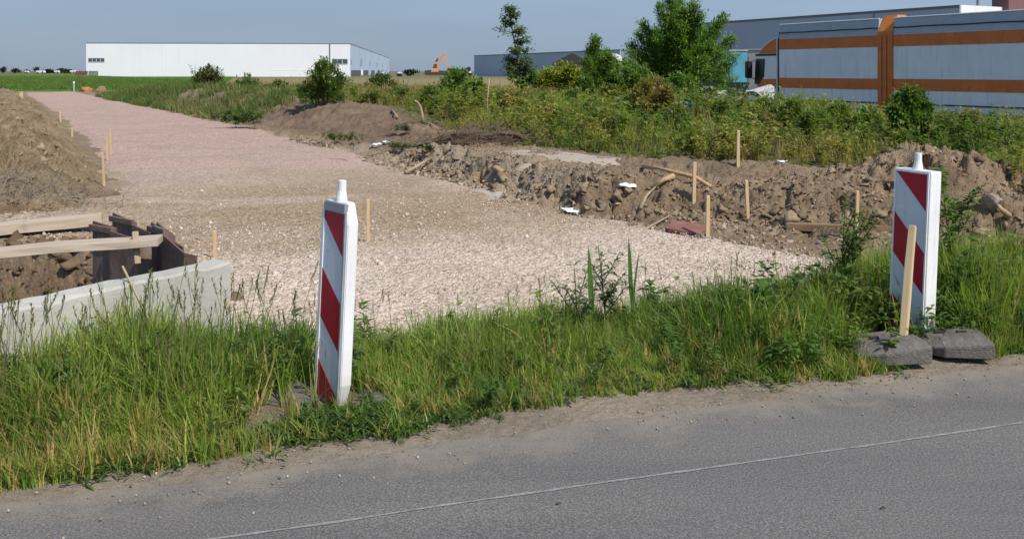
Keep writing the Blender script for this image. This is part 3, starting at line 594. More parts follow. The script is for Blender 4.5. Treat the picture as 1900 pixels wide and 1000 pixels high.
# crest of the weeds as the photo shows it: about head height at the truck, knee height far left
hh = np.interp(u_, [150, 400, 640, 760, 900, 1040, 1200, 1300, 1450, 1700, 1900, 2300], [0.36, 0.48, 0.58, 0.62, 0.66, 0.60, 0.62, 0.62, 0.58, 0.47, 0.44, 0.45])
hh = hh * (0.45 + 0.55 * ss(wd, 0.0, 1.1)) * (0.92 + 0.85 * fbm(x * 0.7, y * 0.7, 3, 122)) * rng.uniform(0.7, 1.2, len(x))
typ = rng.random(len(x)) + 0.35 * fbm(x * 0.45, y * 0.45, 2, 123); gz_ = top_z(x, y) - 0.02
GREENS = [(0.075, 0.140, 0.036), (0.130, 0.205, 0.048), (0.205, 0.262, 0.064), (0.28, 0.28, 0.085), (0.36, 0.30, 0.13)]
def part_scatter(name, protos, mask, sxy, sz, cols, m, sd, jit=0.1):
    X, Y = x[mask], y[mask]; V, Fa, Cc = scatter(protos, np.c_[X, Y, gz_[mask]], np.c_[sxy[mask], sz[mask]], rng.uniform(0, 6.28, mask.sum()), hue(X, Y, cols, 0.45, sd), lean=rng.normal(0, jit, (mask.sum(), 2)), seed=sd)
    return tag(np_mesh(name, V, Fa, m, Cc), kind='stuff')
part_scatter('weeds', WE, typ < 0.50, hh * 0.95, hh * 1.02, GREENS, LEAF, 131)
part_scatter('tall_grass', WG, (typ >= 0.50) & (typ < 0.90), np.clip(hh * 0.9, 0.3, 1), hh * 0.95, GREENS[1:] + [(0.26, 0.22, 0.10)], BLADE, 132, 0.16)
part_scatter('dry_stalks', WS, typ >= 0.90, hh * 0.9, hh * 1.3, [(0.20, 0.17, 0.08), (0.34, 0.27, 0.14), (0.42, 0.34, 0.2)], BLADE, 133, 0.12)
# pale dry grass over the far plain, and the green mound by the track's far bend
x, y = fan_pts(9000, 300, 1500, 40, 120, 1.2); k = (polyd(x, y, WPOLY) > 0) & (rng.random(9000) < 0.8); x, y = x[k], y[k]; gz_ = top_z(x, y); hh = rng.uniform(0.35, 0.8, len(x)); al_ = np.ones(len(x), bool)
part_scatter('dry_grass', [blade_proto(gr, 12, 0.22, (0.5, 1), 0.06, 0.4, 3) for _ in range(4)], al_, hh * 1.0, hh, [(0.13, 0.14, 0.05), (0.25, 0.21, 0.10), (0.33, 0.27, 0.13)], BLADE, 134)
tq = rng.uniform(20, 63, 4200); wq = 4.5 * rng.random(4200) ** 1.5 + 0.05; nq = nright(tq) + wq; x, y = xy(nq, tq); k = rng.random(4200) < ss(tq, 27, 33) * (0.55 + 0.8 * fbm(x * 0.4, y * 0.4, 3, 141)) * 0.9; x, y = x[k], y[k]; gz_ = top_z(x, y) - 0.02; hh = rng.uniform(0.18, 0.52, len(x)); al_ = np.ones(len(x), bool)
part_scatter('bank_grass', [blade_proto(gr, 16, 0.16, (0.5, 1), 0.045, 0.6, 3) for _ in range(4)], al_, hh * 1.6, hh, [(0.08, 0.135, 0.035), (0.13, 0.17, 0.05), (0.21, 0.20, 0.085)], BLADE, 135)
x, y = fan_pts(12000, -300, 480, 73, 260, 1.3); k = (y > 74.2) & (x < -25 - (y - 73) * 0.29); x, y = x[k], y[k]; gz_ = top_z(x, y); hh = rng.uniform(0.25, 0.5, len(x)); al_ = np.ones(len(x), bool)
part_scatter('crop', [blade_proto(gr, 12, 0.35, (0.6, 1), 0.09, 0.4, 2) for _ in range(4)], al_, hh * 1.6, hh, [(0.08, 0.15, 0.03), (0.12, 0.20, 0.04), (0.15, 0.22, 0.045)], BLADE, 136)

# ------------------------------------------------------------------ shrubs and trees: every one a thing with stems and a crown
def sprays(name, base_p, tips, leafL, leafW, per_m, tint, label, cat, sw=0.03, droop=0.0, twig=0.4, seed=1, group=None, stem_m=None, curve=0.35):
    """woody plant: stems bending from its foot to each tip, short side twigs set with leaves"""
    r = np.random.default_rng(seed); b = np.array(base_p, float); root = empty(name, tuple(b)); tag(root, label, cat, group); mb = MB(); V, Fa, Cc = [], [], []
    for tp in tips:
        tp = np.array(tp, float) - b; L = np.linalg.norm(tp); st = np.array([r.normal(0, 0.06) * L * 0.3, r.normal(0, 0.06) * L * 0.3, 0]); mid = st + (tp - st) * 0.5; mid[2] += curve * 0.35 * abs(tp[2]); mid[:2] = st[:2] + (tp - st)[:2] * (0.5 - curve * 0.5)
        ts = np.linspace(0, 1, 7); pts = [(1 - q) ** 2 * st + 2 * q * (1 - q) * mid + q * q * tp for q in ts]; w = sw * (0.5 + 0.5 * min(1, L / 3)); mb.tube(pts, [w * (1 - 0.85 * q) + 0.003 for q in ts], 5)
        nl = int(per_m * L)
        for _ in range(nl):
            q = r.uniform(0.18, 1.0) ** 0.75; p = (1 - q) ** 2 * st + 2 * q * (1 - q) * mid + q * q * tp; tg = 2 * (1 - q) * (mid - st) + 2 * q * (tp - mid); tg /= np.linalg.norm(tg) + 1e-9
            rad = twig * (1.05 - q) * min(1.0, L / 2.5) + 0.03; o = r.normal(size=3); o -= o.dot(tg) * tg; o /= np.linalg.norm(o) + 1e-9; rr = rad * r.uniform(0.1, 1) ; p2 = p + o * rr + tg * rr * 0.8
            if p2[2] < 0.02: continue
            cl = r.uniform(0.72, 1.22)
            for _ in range(3): add_leaf(V, Fa, Cc, p2 + r.normal(0, leafL * 0.5, 3), o * r.uniform(0.3, 1) + tg * r.uniform(0.3, 1) + np.array([0, 0, r.uniform(-0.3, 0.4) - droop]) + r.normal(0, 0.25, 3), leafL * r.uniform(0.6, 1.2), leafW * r.uniform(0.7, 1.2), cl * r.uniform(0.85, 1.15))
    mb.build('stem', stem_m or BARK, root, smooth=True)
    Cc = np.array(Cc) * np.array(tint); np_mesh('crown', np.array(V), np.array(Fa), LEAF, Cc, root)
    return root
def tips_px(px, Y, dy, seed=2):
    r = np.random.default_rng(seed); return [Pd(u, v, Y + r.uniform(-dy, dy)) for u, v in px]
def foot(u, Y, dz=-0.03):
    X = (u - 950) / F * Y; return (X, Y, gz(X, Y) + dz)
sprays('willow_tree', foot(1255, 31), tips_px([(1225, 12), (1243, -6), (1262, -18), (1288, 8), (1284, 42), (1306, 56), (1240, 40), (1265, 50), (1345, 34), (1330, 62), (1360, 72), (1342, 98), (1352, 128), (1300, 84), (1192, 46), (1184, 66), (1210, 82), (1168, 84), (1232, 92), (1275, 100), (1160, 118), (1200, 124), (1325, 126), (1345, 150), (1250, 132), (1290, 140), (1170, 100), (1215, 60), (1300, 30), (1270, 20), (1320, 84), (1180, 140), (1205, 150), (1235, 155), (1310, 150), (1365, 108), (1150, 128), (1360, 148), (1270, 160), (1330, 166), (1160, 152), (1175, 170), (1205, 172), (1240, 176), (1290, 174), (1352, 166), (1190, 112), (1222, 70), (1255, 70), (1310, 112), (1240, 112), (1285, 118), (1180, 128)], 31, 1.5), 0.165, 0.052, 118, (0.145, 0.262, 0.054), 'large green willowy tree left of the truck, taller than every other tree', 'tree', 0.032, 0.0, 0.38, 11)
sprays('willow_tree', foot(1112, 30), tips_px([(1103, 74), (1096, 92), (1122, 98), (1088, 112), (1130, 116), (1105, 128), (1140, 140), (1085, 145), (1118, 150), (1140, 112), (1150, 124), (1132, 104), (1148, 142), (1095, 158), (1135, 160), (1075, 160), (1155, 156)], 30, 0.8), 0.15, 0.05, 130, (0.145, 0.25, 0.06), 'medium bushy willow between the yellow-green hop mound and the largest tree', 'tree', 0.022, 0.05, 0.46, 12)
sprays('bush', foot(602, 27.5), tips_px([(600, 116), (588, 124), (616, 122), (578, 138), (632, 138), (640, 150), (570, 156), (606, 140), (556, 166), (590, 158), (625, 160), (560, 180), (640, 176)], 27.5, 0.7), 0.13, 0.05, 130, (0.125, 0.205, 0.055), 'dense dark green bush on the soil bank in front of the white hall corner', 'bush', 0.025, 0, 0.34, 13)
# slender tree with separate leafy tiers
def tier_tree(name, base_p, top, tiers, tint, label, seed):
    r = np.random.default_rng(seed); b = np.array(base_p); tp = np.array(top) - b; root = empty(name, tuple(b)); tag(root, label, 'tree'); mb = MB(); V, Fa, Cc = [], [], []
    ts = np.linspace(0, 1, 8); tr = [tp * q + np.array([0.10 * math.sin(q * 5), 0, 0]) for q in ts]; mb.tube(tr, [0.055 * (1 - 0.85 * q) + 0.006 for q in ts], 6); trk = mb.build('trunk', BARK, root, smooth=True); mb = MB()
    for (f, reach, dens) in tiers:
        for j in range(dens):
            a = r.uniform(0, 6.28); p0 = tp * f + np.array([0.10 * math.sin(f * 5), 0, 0]); p1 = p0 + np.array([math.cos(a) * reach, math.sin(a) * reach, 0.28 * reach + r.normal(0, 0.08)]) * r.uniform(0.55, 1.0); mb.tube([p0, (p0 + p1) / 2 + np.array([0, 0, 0.04]), p1], [0.016, 0.011, 0.004], 4)
            for _ in range(46):
                q = r.uniform(0.25, 1.08); c = p0 + (p1 - p0) * q + r.normal(0, 0.075, 3); g = r.uniform(0.7, 1.2); a2 = r.uniform(0, 6.28); add_leaf(V, Fa, Cc, c, (math.cos(a2), math.sin(a2), r.uniform(-0.7, 0.3)), r.uniform(0.12, 0.20), 0.08, g)
    mb.build('limb', BARK, trk, smooth=True)['kind'] = 'stuff'
    np_mesh('crown', np.array(V), np.array(Fa), LEAF, np.array(Cc) * np.array(tint), root); return root
tier_tree('slender_tree', foot(966, 35), Pd(950, 18, 35), [(0.22, 0.85, 10), (0.29, 0.82, 11), (0.36, 0.74, 10), (0.44, 0.66, 8), (0.55, 0.60, 5), (0.64, 0.52, 4), (0.75, 0.68, 5), (0.85, 0.34, 4), (0.92, 0.34, 4), (1.0, 0.20, 4)], (0.10, 0.165, 0.05), 'slender tree with gaps between leafy tiers, standing alone against sky and grey hall', 21)
# broad-leaved bush by the truck
sprays('elder_bush', foot(1690, 14.6), tips_px([(1688, 172), (1668, 182), (1708, 178), (1655, 200), (1722, 200), (1690, 205), (1672, 222), (1715, 228), (1660, 240), (1735, 245), (1700, 252), (1680, 262), (1745, 262)], 14.6, 0.35), 0.095, 0.052, 260, (0.105, 0.19, 0.042), 'broad-leaved bright green bush in front of the truck below its orange post', 'bush', 0.018, 0.12, 0.20, 14)
sprays('hop_mound', foot(1038, 43), tips_px([(1000, 142), (1018, 134), (1040, 126), (1060, 127), (1078, 136), (1030, 140), (1055, 142), (1085, 148), (992, 152), (1020, 150)], 43, 0.9), 0.22, 0.11, 150, (0.25, 0.30, 0.055), 'low yellow-green climbing mound beside the slender tree', 'bush', 0.02, 0.1, 0.42, 15)
sprays('hop_mound', foot(1130, 24), tips_px([(1118, 166), (1132, 162), (1148, 168), (1110, 178), (1140, 176)], 24, 0.4), 0.11, 0.06, 110, (0.17, 0.20, 0.05), 'small yellow-green mound in front of the medium willow', 'bush', 0.015, 0.1, 0.2, 16)
sprays('dry_bush', foot(1205, 20), tips_px([(1180, 165), (1200, 154), (1222, 150), (1240, 162), (1172, 180), (1215, 172), (1245, 182), (1190, 188), (1230, 192)], 20, 0.5), 0.11, 0.04, 170, (0.27, 0.225, 0.08), 'yellowing half-dry bush below the largest tree', 'bush', 0.015, 0.1, 0.22, 17)
for i, (u, v, Yq, w, ti, lab) in enumerate([(845, 134, 33, 34, (0.075, 0.125, 0.03), 'rounded green bush in front of the orange excavator'), (880, 152, 29, 26, (0.085, 0.125, 0.03), 'green bush just right of the excavator bush, nearer the slender tree'), (800, 166, 26, 22, (0.09, 0.12, 0.035), 'tall weedy bush behind the bare twisted stump'), (515, 156, 38, 38, (0.06, 0.09, 0.03), 'small dark bush left of the dense bush by the white hall'), (458, 148, 44, 42, (0.07, 0.105, 0.03), 'low dark bush on the far bank under the middle of the white hall'),
        (705, 142, 52, 36, (0.06, 0.085, 0.03), 'dark low bush in the dry grass right of the white hall corner'), (385, 130, 48, 34, (0.07, 0.09, 0.035), 'straggly weed clump with dark heads at the far bend of the track'), (1065, 172, 25, 24, (0.075, 0.12, 0.03), 'leafy green bush below the yellow-green hop mound'), (1470, 190, 17, 26, (0.095, 0.13, 0.035), 'bushy weed under the truck cab'), (1555, 195, 16, 22, (0.10, 0.14, 0.035), 'bushy weed under the middle of the truck front body'), (1178, 122, 29.5, 46, (0.080, 0.135, 0.034), 'bushy green growth joining the medium willow and the largest tree'), (1262, 142, 29.5, 40, (0.078, 0.135, 0.032), 'broad leafy growth round the foot of the largest tree'), (1215, 148, 28, 48, (0.080, 0.135, 0.034), 'dense leafy growth behind the yellowing half-dry bush'), (1420, 186, 19, 30, (0.10, 0.14, 0.04), 'broad leafy bush left of the truck cab, beside the hidden white car'), (1510, 206, 15, 30, (0.10, 0.145, 0.04), 'wide bright bush between the truck cab and the truck middle'), (1610, 205, 16, 24, (0.09, 0.14, 0.035), 'leafy bush just left of the bright bush under the orange post'), (1750, 214, 15, 30, (0.10, 0.13, 0.045), 'wide bush just right of the bright bush under the orange post'), (1870, 232, 15, 32, (0.11, 0.14, 0.045), 'bush at the right picture edge under the truck'),
        (940, 172, 25, 30, (0.08, 0.125, 0.03), 'leafy bush below the slender tree'), (1095, 180, 22, 30, (0.085, 0.13, 0.035), 'bright bush in front of the medium willow'), (1160, 186, 20, 26, (0.10, 0.13, 0.04), 'bush between the medium willow and the yellowing bush'), (1010, 180, 24, 26, (0.085, 0.13, 0.035), 'bush below the left end of the yellow-green hop mound'), (690, 172, 30, 34, (0.115, 0.135, 0.045), 'yellowish leafy bush right of the dense bush on the soil bank'), (740, 164, 34, 30, (0.10, 0.125, 0.045), 'leafy bush on the crest behind the dark soil bank'), (1338, 192, 21, 22, (0.105, 0.13, 0.045), 'bush in front of the hidden white car'), (1255, 200, 18, 24, (0.11, 0.135, 0.045), 'small bush beside the blue drum'),
        (1800, 210, 17, 26, (0.13, 0.13, 0.055), 'browning bush under the truck rear body')]):
    r = np.random.default_rng(300 + i); px = [(u + w * a, v + w * b) for a, b in [(0, 0), (-0.35, 0.15), (0.4, 0.1), (-0.7, 0.5), (0.75, 0.45), (0.1, 0.4), (-0.9, 1.0), (0.95, 0.9), (-0.3, 0.8), (0.4, 0.9)]]
    ti = tuple(1.9 * q for q in ti); sprays('bush', foot(u, Yq), tips_px(px, Yq, 0.012 * Yq, i), 0.0048 * Yq, 0.0020 * Yq, 3600 / Yq, ti, lab, 'bush', 0.014, 0.05, 0.008 * Yq, 40 + i)

# small plants along the verge and on the bank, each a thing
def weed_thing(name, u, v, h, label, cat, tint, leaves=46, L=0.15, W=0.05, br=5, seed=0, at=None, sw=0.010):
    r = np.random.default_rng(seed); p = hit(u, v) if at is None else Vector(at); root = empty(name, p); tag(root, label, cat)
    V, Fa, Cc = weed_proto(r, h, leaves, L, W, br, (0.85, 0.9, 0.7), sw); o = np_mesh('foliage', V, Fa, LEAF, Cc * np.array(tint), root); return root
def vpt(u, s):                                # point on the verge, s metres beyond the asphalt edge, along photo column u
    k = (u - 950) / F; Y = (s + EA[0] * EM[0] + EA[1] * EM[1]) / (k * EM[0] + EM[1]); return (k * Y, Y, gz(k * Y, Y) - 0.01)
weed_thing('thistle', 0, 0, 0.50, 'grey-green thistle with stiff side shoots, left of the two reed blades on the verge', 'plant', (0.12, 0.165, 0.08), 190, 0.15, 0.034, 9, 51, vpt(1075, 0.95))
weed_thing('thistle', 0, 0, 0.56, 'grey-green thistle with a pointed top between the two reed blades', 'plant', (0.125, 0.165, 0.09), 190, 0.14, 0.034, 9, 52, vpt(1128, 1.05))
weed_thing('tall_weed', 0, 0, 0.80, 'tall branching weed left of the right striped beacon', 'plant', (0.115, 0.185, 0.048), 330, 0.10, 0.036, 11, 53, vpt(1558, 1.1))
weed_thing('tall_weed', 0, 0, 0.98, 'tallest leafy weed just right of the right striped beacon', 'plant', (0.115, 0.195, 0.048), 360, 0.10, 0.034, 10, 54, vpt(1775, 0.85))
weed_thing('tall_weed', 0, 0, 0.52, 'leafy dark weed at the foot of the right beacon, right side', 'plant', (0.06, 0.11, 0.035), 110, 0.16, 0.07, 7, 55, vpt(1752, 0.62))
for u, s, h, dx_, lab, sd in [(1098, 0.95, 0.60, -0.02, 'single long green reed blade between the two thistles', 1), (1172, 1.0, 0.62, -0.02, 'forked green reed blade right of the thistles', 2)]:
    p = vpt(u, s); root = empty('reed', p); tag(root, lab, 'plant'); V, Fa, Cc = [], [], []; r = np.random.default_rng(60 + sd)
    for (tx_, w_, h_) in ([(dx_, 0.032, h), (0.03, 0.007, h * 0.75)] if sd == 1 else [(dx_, 0.028, h), (0.045, 0.015, h * 0.86)]):
        b0 = len(V)
        for j in range(7):
            f = j / 6; q = w_ * max(0.12, math.sin(math.pi * min(1, f * 0.92 + 0.02)) ** 0.7 if f > 0.45 else 0.3); q = q if f < 1 else 0.0008
            for sg in (-1, 1): V.append((tx_ * f * f + sg * q / 2, -0.01 * f + 0.35 * q * (sg > 0), h_ * f)); Cc.append((1, 1, 1))
        for j in range(6): a0 = b0 + 2 * j; Fa += [(a0, a0 + 1, a0 + 3), (a0, a0 + 3, a0 + 2)]
    np_mesh('leaf', np.array(V), np.array(Fa), BLADE, np.array(Cc) * np.array([0.075, 0.16, 0.035]), root)
YEL = m_paint('yellow_petal', (0.75, 0.50, 0.03), 0.6, 0.1)
for u, v, s, lab in [(1567, 553, 0.9, 'yellow flower low in the grass left of the right beacon'), (1806, 466, 1.4, 'yellow flower nearest the right beacon on its right side'), (1838, 440, 1.6, 'yellow flower at the right picture edge above the grass')]:
    p = Vector(vpt(u, s)); tz = CAMZ - (v - HZ) / F * p.y; root = empty('flower', p); tag(root, lab, 'flower', 'yellow flowers in the verge'); hgt_ = max(0.15, tz - p.z)
    MB().tube([(0, 0, 0), (0.01, 0, hgt_ * 0.6), (0, 0, hgt_)], 0.0025, 5).build('stem', m_paint('stem_green', (0.08, 0.13, 0.03)), root)
    mb = MB()
    for j in range(12):
        a = j * math.pi / 6; d = Vector((math.cos(a), math.sin(a), 0.35)); s_v = Vector((-math.sin(a), math.cos(a), 0)) * 0.006; c = Vector((0, 0, hgt_)); mb.hexa([c - s_v * 0.5, c + s_v * 0.5, c + d * 0.022 + s_v, c + d * 0.022 - s_v], [q + Vector((0, 0, 0.002)) for q in (c - s_v * 0.5, c + s_v * 0.5, c + d * 0.022 + s_v, c + d * 0.022 - s_v)])
    mb.build('petals', YEL, root)
for i, (u, v, w, h, ti, lab) in enumerate([(632, 268, 0.36, 0.30, (0.10, 0.15, 0.035), 'yellow-tipped green plant clump at the track edge, largest on the bank'), (745, 250, 0.22, 0.22, (0.05, 0.09, 0.025), 'small green weed beside the white rubbish, upper one'), (745, 282, 0.22, 0.20, (0.055, 0.10, 0.028), 'green broad-leaved weed on broken earth below the upper small weed'), (795, 282, 0.12, 0.10, (0.05, 0.09, 0.025), 'tiny green weed right of the broad-leaved weed on broken earth'), (893, 298, 0.20, 0.07, (0.06, 0.12, 0.03), 'flat green sprig lying at the edge of the pale sand'), (458, 240, 0.50, 0.55, (0.075, 0.12, 0.04), 'tufted green plant on the left foot of the dark soil bank'), (420, 226, 0.4, 0.42, (0.08, 0.12, 0.045), 'second tuft along the foot of the far grassy bank')]):
    p = hit(u, v); r = np.random.default_rng(80 + i); root = empty('weed_clump', p); tag(root, lab, 'plant'); mm = 26
    pos = np.c_[r.normal(0, w * 0.55, mm), r.normal(0, w * 0.4, mm), np.zeros(mm)]; V, Fa, Cc = scatter([weed_proto(r, 1.0, 26, 0.32, 0.12, 3) for _ in range(4)], pos, r.uniform(0.6, 1.05, mm) * h, r.uniform(0, 6.28, mm), np.array(ti) * r.uniform(0.8, 1.3, (mm, 1)), lean=r.normal(0, 0.25, (mm, 2)))
    np_mesh('foliage', V, Fa, LEAF, Cc, root)

# ------------------------------------------------------------------ striped guide beacons on rubber feet
def beacon(loc, turn, lean, H, W, T, taper, stripes, label, feet, peg):
    root = empty('guide_beacon', loc, (0, 0, 0)); root.rotation_euler = (Matrix.Rotation(lean, 4, 'Y') @ Matrix.Rotation(turn, 4, 'Z')).to_euler(); tag(root, label, 'guide beacon', 'red and white striped guide beacons by the road')
    z0, rim = 0.02, 0.018
    def ring(z, s):                           # cross-section: front rim, bevelled flanks, flat back
        w, t = W / 2 * s, T * s; b = 0.5 * T * (0.55 if taper else 0.06)
        return [(-w + b * 0.3, -t / 2, z), (w - b * 0.3, -t / 2, z), (w, -t / 2 + b, z), (w, t / 2 - b * 0.6, z), (w - b * 0.6, t / 2, z), (-w + b * 0.6, t / 2, z), (-w, t / 2 - b * 0.6, z), (-w, -t / 2 + b, z)]
    lv = [(z0, 0.80), (z0 + 0.11, 1.0), (H - 0.10, 1.0), (H, 0.78)] if taper else [(z0, 0.985), (z0 + 0.012, 1), (H - 0.012, 1), (H, 0.985)]
    body = MB().loft([ring(z, s) for z, s in lv]).build('body', WHITE, root, 0.004)
    w = W / 2 - rim - (0.010 if taper else 0); yf = -T / 2 - 0.002; za, zb = z0 + rim, H - rim - (0.035 if taper else 0)
    ws = lambda z: w * (0.86 if taper and (z > H - 0.05 or z < z0 + 0.04) else 1)
    for (x0, x1, a, b) in [(-w - (0.020 if taper else 0.010), -w, za, zb), (w, w + 0.010, za, zb)]: MB().box(x0, x1, yf - 0.006, yf + 0.004, a, b).build('rim', GREYP if taper and x0 > 0 else WHITE, root)
    MB().box(-w, w, yf - 0.001, yf + 0.004, za, zb).build('panel', FOIL, root)
    if taper: MB().box(-w * 1.05, w * 1.05, yf - 0.008, yf + 0.02, zb, H - 0.004).build('cap_strip', GREYP, root, 0.004)
    else:
        for a, b in ((za - 0.012, za), (zb, zb + 0.012)): MB().box(-w - 0.010, w + 0.010, yf - 0.006, yf + 0.004, a, b).build('rim', WHITE, root)
    for (zl, zr, hl, hr) in stripes:          # bottom and top of each stripe at the left and right edge (0..1 of the panel)
        q = lambda f: za + (zb - za) * f
        pts = [(-w, q(zl)), (w, q(zr)), (w, q(hr)), (-w, q(hl))]
        poly = []                             # clip to the panel
        for (xa, a), (xb, b) in zip(pts, pts[1:] + pts[:1]):
            for lim, up in ((za, 1), (zb, -1)): pass
            poly.append((xa, a))
        def clip(poly, lim, sgn):
            o = []
            for i in range(len(poly)):
                (xa, a), (xb, b) = poly[i], poly[(i + 1) % len(poly)]; ia, ib = (a - lim) * sgn >= 0, (b - lim) * sgn >= 0
                if ia: o.append((xa, a))
                if ia != ib: t = (lim - a) / (b - a); o.append((xa + (xb - xa) * t, lim))
            return o
        poly = clip(clip(poly, za + 1e-5, 1), zb - 1e-5, -1)
        MB().prism([(px, yf - 0.0032, pz) for px, pz in poly], (0, 0.0012, 0)).build('red_stripe', RED, root)
    pg = MB().tube([(peg, 0, H - 0.02), (peg, 0, H + 0.012), (peg, 0, H + 0.05), (peg, 0, H + 0.1)], [0.030, 0.028, 0.021, 0.020], 14).build('peg', WHITE, root, 0.003, False)
    MB().tube([(0, 0.0, -0.05), (0, 0, z0 + 0.03)], 0.028, 10).build('socket', RUBBER, root)
    for f in feet:
        (cx, cy, rot, lx, ly, hz, tip) = f
        mb = MB(); a, b = lx / 2, ly / 2
        mb.loft([[(-a, -b * 0.55, 0), (-a * 0.6, -b, 0), (a * 0.75, -b, 0), (a, -b * 0.6, 0), (a, b * 0.7, 0), (a * 0.6, b, 0), (-a * 0.7, b, 0), (-a, b * 0.5, 0)],
                 [(-a, -b * 0.55, hz * 0.42), (-a * 0.6, -b, hz * 0.42), (a * 0.75, -b, hz * 0.5), (a, -b * 0.6, hz * 0.55), (a, b * 0.7, hz * 0.6), (a * 0.6, b, hz * 0.55), (-a * 0.7, b, hz * 0.5), (-a, b * 0.5, hz * 0.42)],
                 [(-a * 0.66, -b * 0.35, hz * 0.92), (-a * 0.45, -b * 0.62, hz * 0.92), (a * 0.6, -b * 0.62, hz), (a * 0.8, -b * 0.4, hz), (a * 0.8, b * 0.5, hz), (a * 0.5, b * 0.7, hz), (-a * 0.5, b * 0.7, hz * 0.95), (-a * 0.66, b * 0.4, hz * 0.92)]])
        o = mb.build('foot_block', RUBBER, root, 0.008); o.location = (cx, cy, 0); o.rotation_euler = (0, 0, rot)
        for k in range(2): g = MB().box(-0.03, 0.03, -0.013, 0.013, hz - 0.02, hz + 0.006).build('slot', m_paint('slot_dark', (0.03, 0.03, 0.03), 0.9), o, 0.004); g.location = (lx * (-0.25 + 0.4 * k), 0.0, -0.002)
    return root
RB = (2.405, 5.53, gz(2.405, 5.53) + 0.005); LB = (-0.875, 4.46, gz(-0.875, 4.46) - 0.015)
beacon((LB[0], LB[1], LB[2]), R(-45), R(2.6), 1.0, 0.225, 0.064, True, [(-0.3, -0.3, 0.20, 0.03), (0.43, 0.27, 0.69, 0.52), (0.96, 0.77, 1.3, 1.3)], 'nearer, narrower red and white beacon with angled ends standing in the left grass', [(-0.22, -0.10, 0.5, 0.34, 0.30, 0.06, 0), (0.05, 0.33, 0.55, 0.36, 0.40, 0.055, 0)], 0.0)
beacon((RB[0], RB[1], RB[2]), R(-60), R(2.5), 1.02, 0.25, 0.098, False, [(-0.4, -0.4, 0.237, 0.0), (0.49, 0.263, 0.743, 0.513), (1.0, 0.77, 1.4, 1.4)], 'right-hand red and white beacon with square ends on a grey two-piece foot', [], 0.0)
rb = bpy.data.objects['guide_beacon.001']
inv = Matrix.Rotation(R(60), 4, 'Z')
for (dx_, dy_, rot, lx, ly, hz, zz) in [(-0.30, -0.36, 0.16, 0.40, 0.28, 0.12, -0.015), (0.135, -0.22, -0.12, 0.38, 0.30, 0.11, 0.0)]:
    a, b = lx / 2, ly / 2; mb = MB()
    mb.loft([[(-a * 0.96, -b * 0.45, 0), (-a * 0.40, -b, 0), (a, -b, 0), (a, b, 0), (-a * 0.70, b, 0), (-a, b * 0.45, 0)],
             [(-a, -b * 0.45, hz * 0.30), (-a * 0.40, -b * 1.02, hz * 0.52), (a, -b * 1.02, hz * 0.72), (a, b * 1.02, hz * 0.78), (-a * 0.70, b * 1.02, hz * 0.48), (-a * 1.02, b * 0.45, hz * 0.30)],
             [(-a * 0.70, -b * 0.05, hz * 0.80), (-a * 0.38, -b * 0.40, hz * 0.86), (a * 0.90, -b * 0.70, hz), (a * 0.92, b * 0.80, hz * 1.03), (-a * 0.50, b * 0.80, hz * 0.88), (-a * 0.72, b * 0.35, hz * 0.82)]])
    o = mb.build('foot_block', RUBBER, rb, 0.004); o.matrix_basis = inv @ Matrix.Translation((dx_, dy_, zz)) @ Matrix.Rotation(rot, 4, 'Z') @ Matrix.Rotation(R(-2.5), 4, 'Y')
    for k in (-0.3, 0.35): g = MB().box(-0.028, 0.028, -0.012, 0.012, -0.02, 0.004).build('slot', m_paint('slot_dark', (0.03, 0.03, 0.03), 0.9), o, 0.003); g.location = (a * k, b * 0.1, hz * (0.95 if k < 0 else 1.0))

def stick(name, p0, p1, w, m, label, cat, group=None, t=None, k=4):
    p0, p1 = Vector(p0), Vector(p1); d = (p1 - p0); L = d.length; q = d.to_track_quat('Z', 'Y'); t = t or w
    r = np.random.default_rng(int(abs(p0.x * 1000)) + int(p0.y * 100)); j = lambda s: r.normal(0, s)
    mb = MB(); mb.loft([[(sx * w / 2 * f + j(0.03 * w), sy * t / 2 * f + j(0.03 * w), L * z) for sx, sy in ((-1, -1), (1, -1), (1, 1), (-1, 1))] for z, f in ((0, 1), (0.35, 1.02), (0.7, 0.98), (0.985, 0.97), (1.0, 0.86))])
    o = mb.build(name, m, None, w * 0.08); o.location = p0; o.rotation_euler = q.to_euler(); return tag(o, label, cat, group)
b0 = Pd(1675, 642, 5.20); stick('wooden_stake', b0, Pd(1693, 418, 5.34), 0.040, STAKE, 'thick tan wooden stake leaning in front of the right striped beacon', 'stake')
stick('wooden_stick', Pd(306, 655, 4.60), Pd(227, 494, 4.93), 0.010, DEADWOOD, 'thin pale stick leaning against the concrete wall', 'stick')

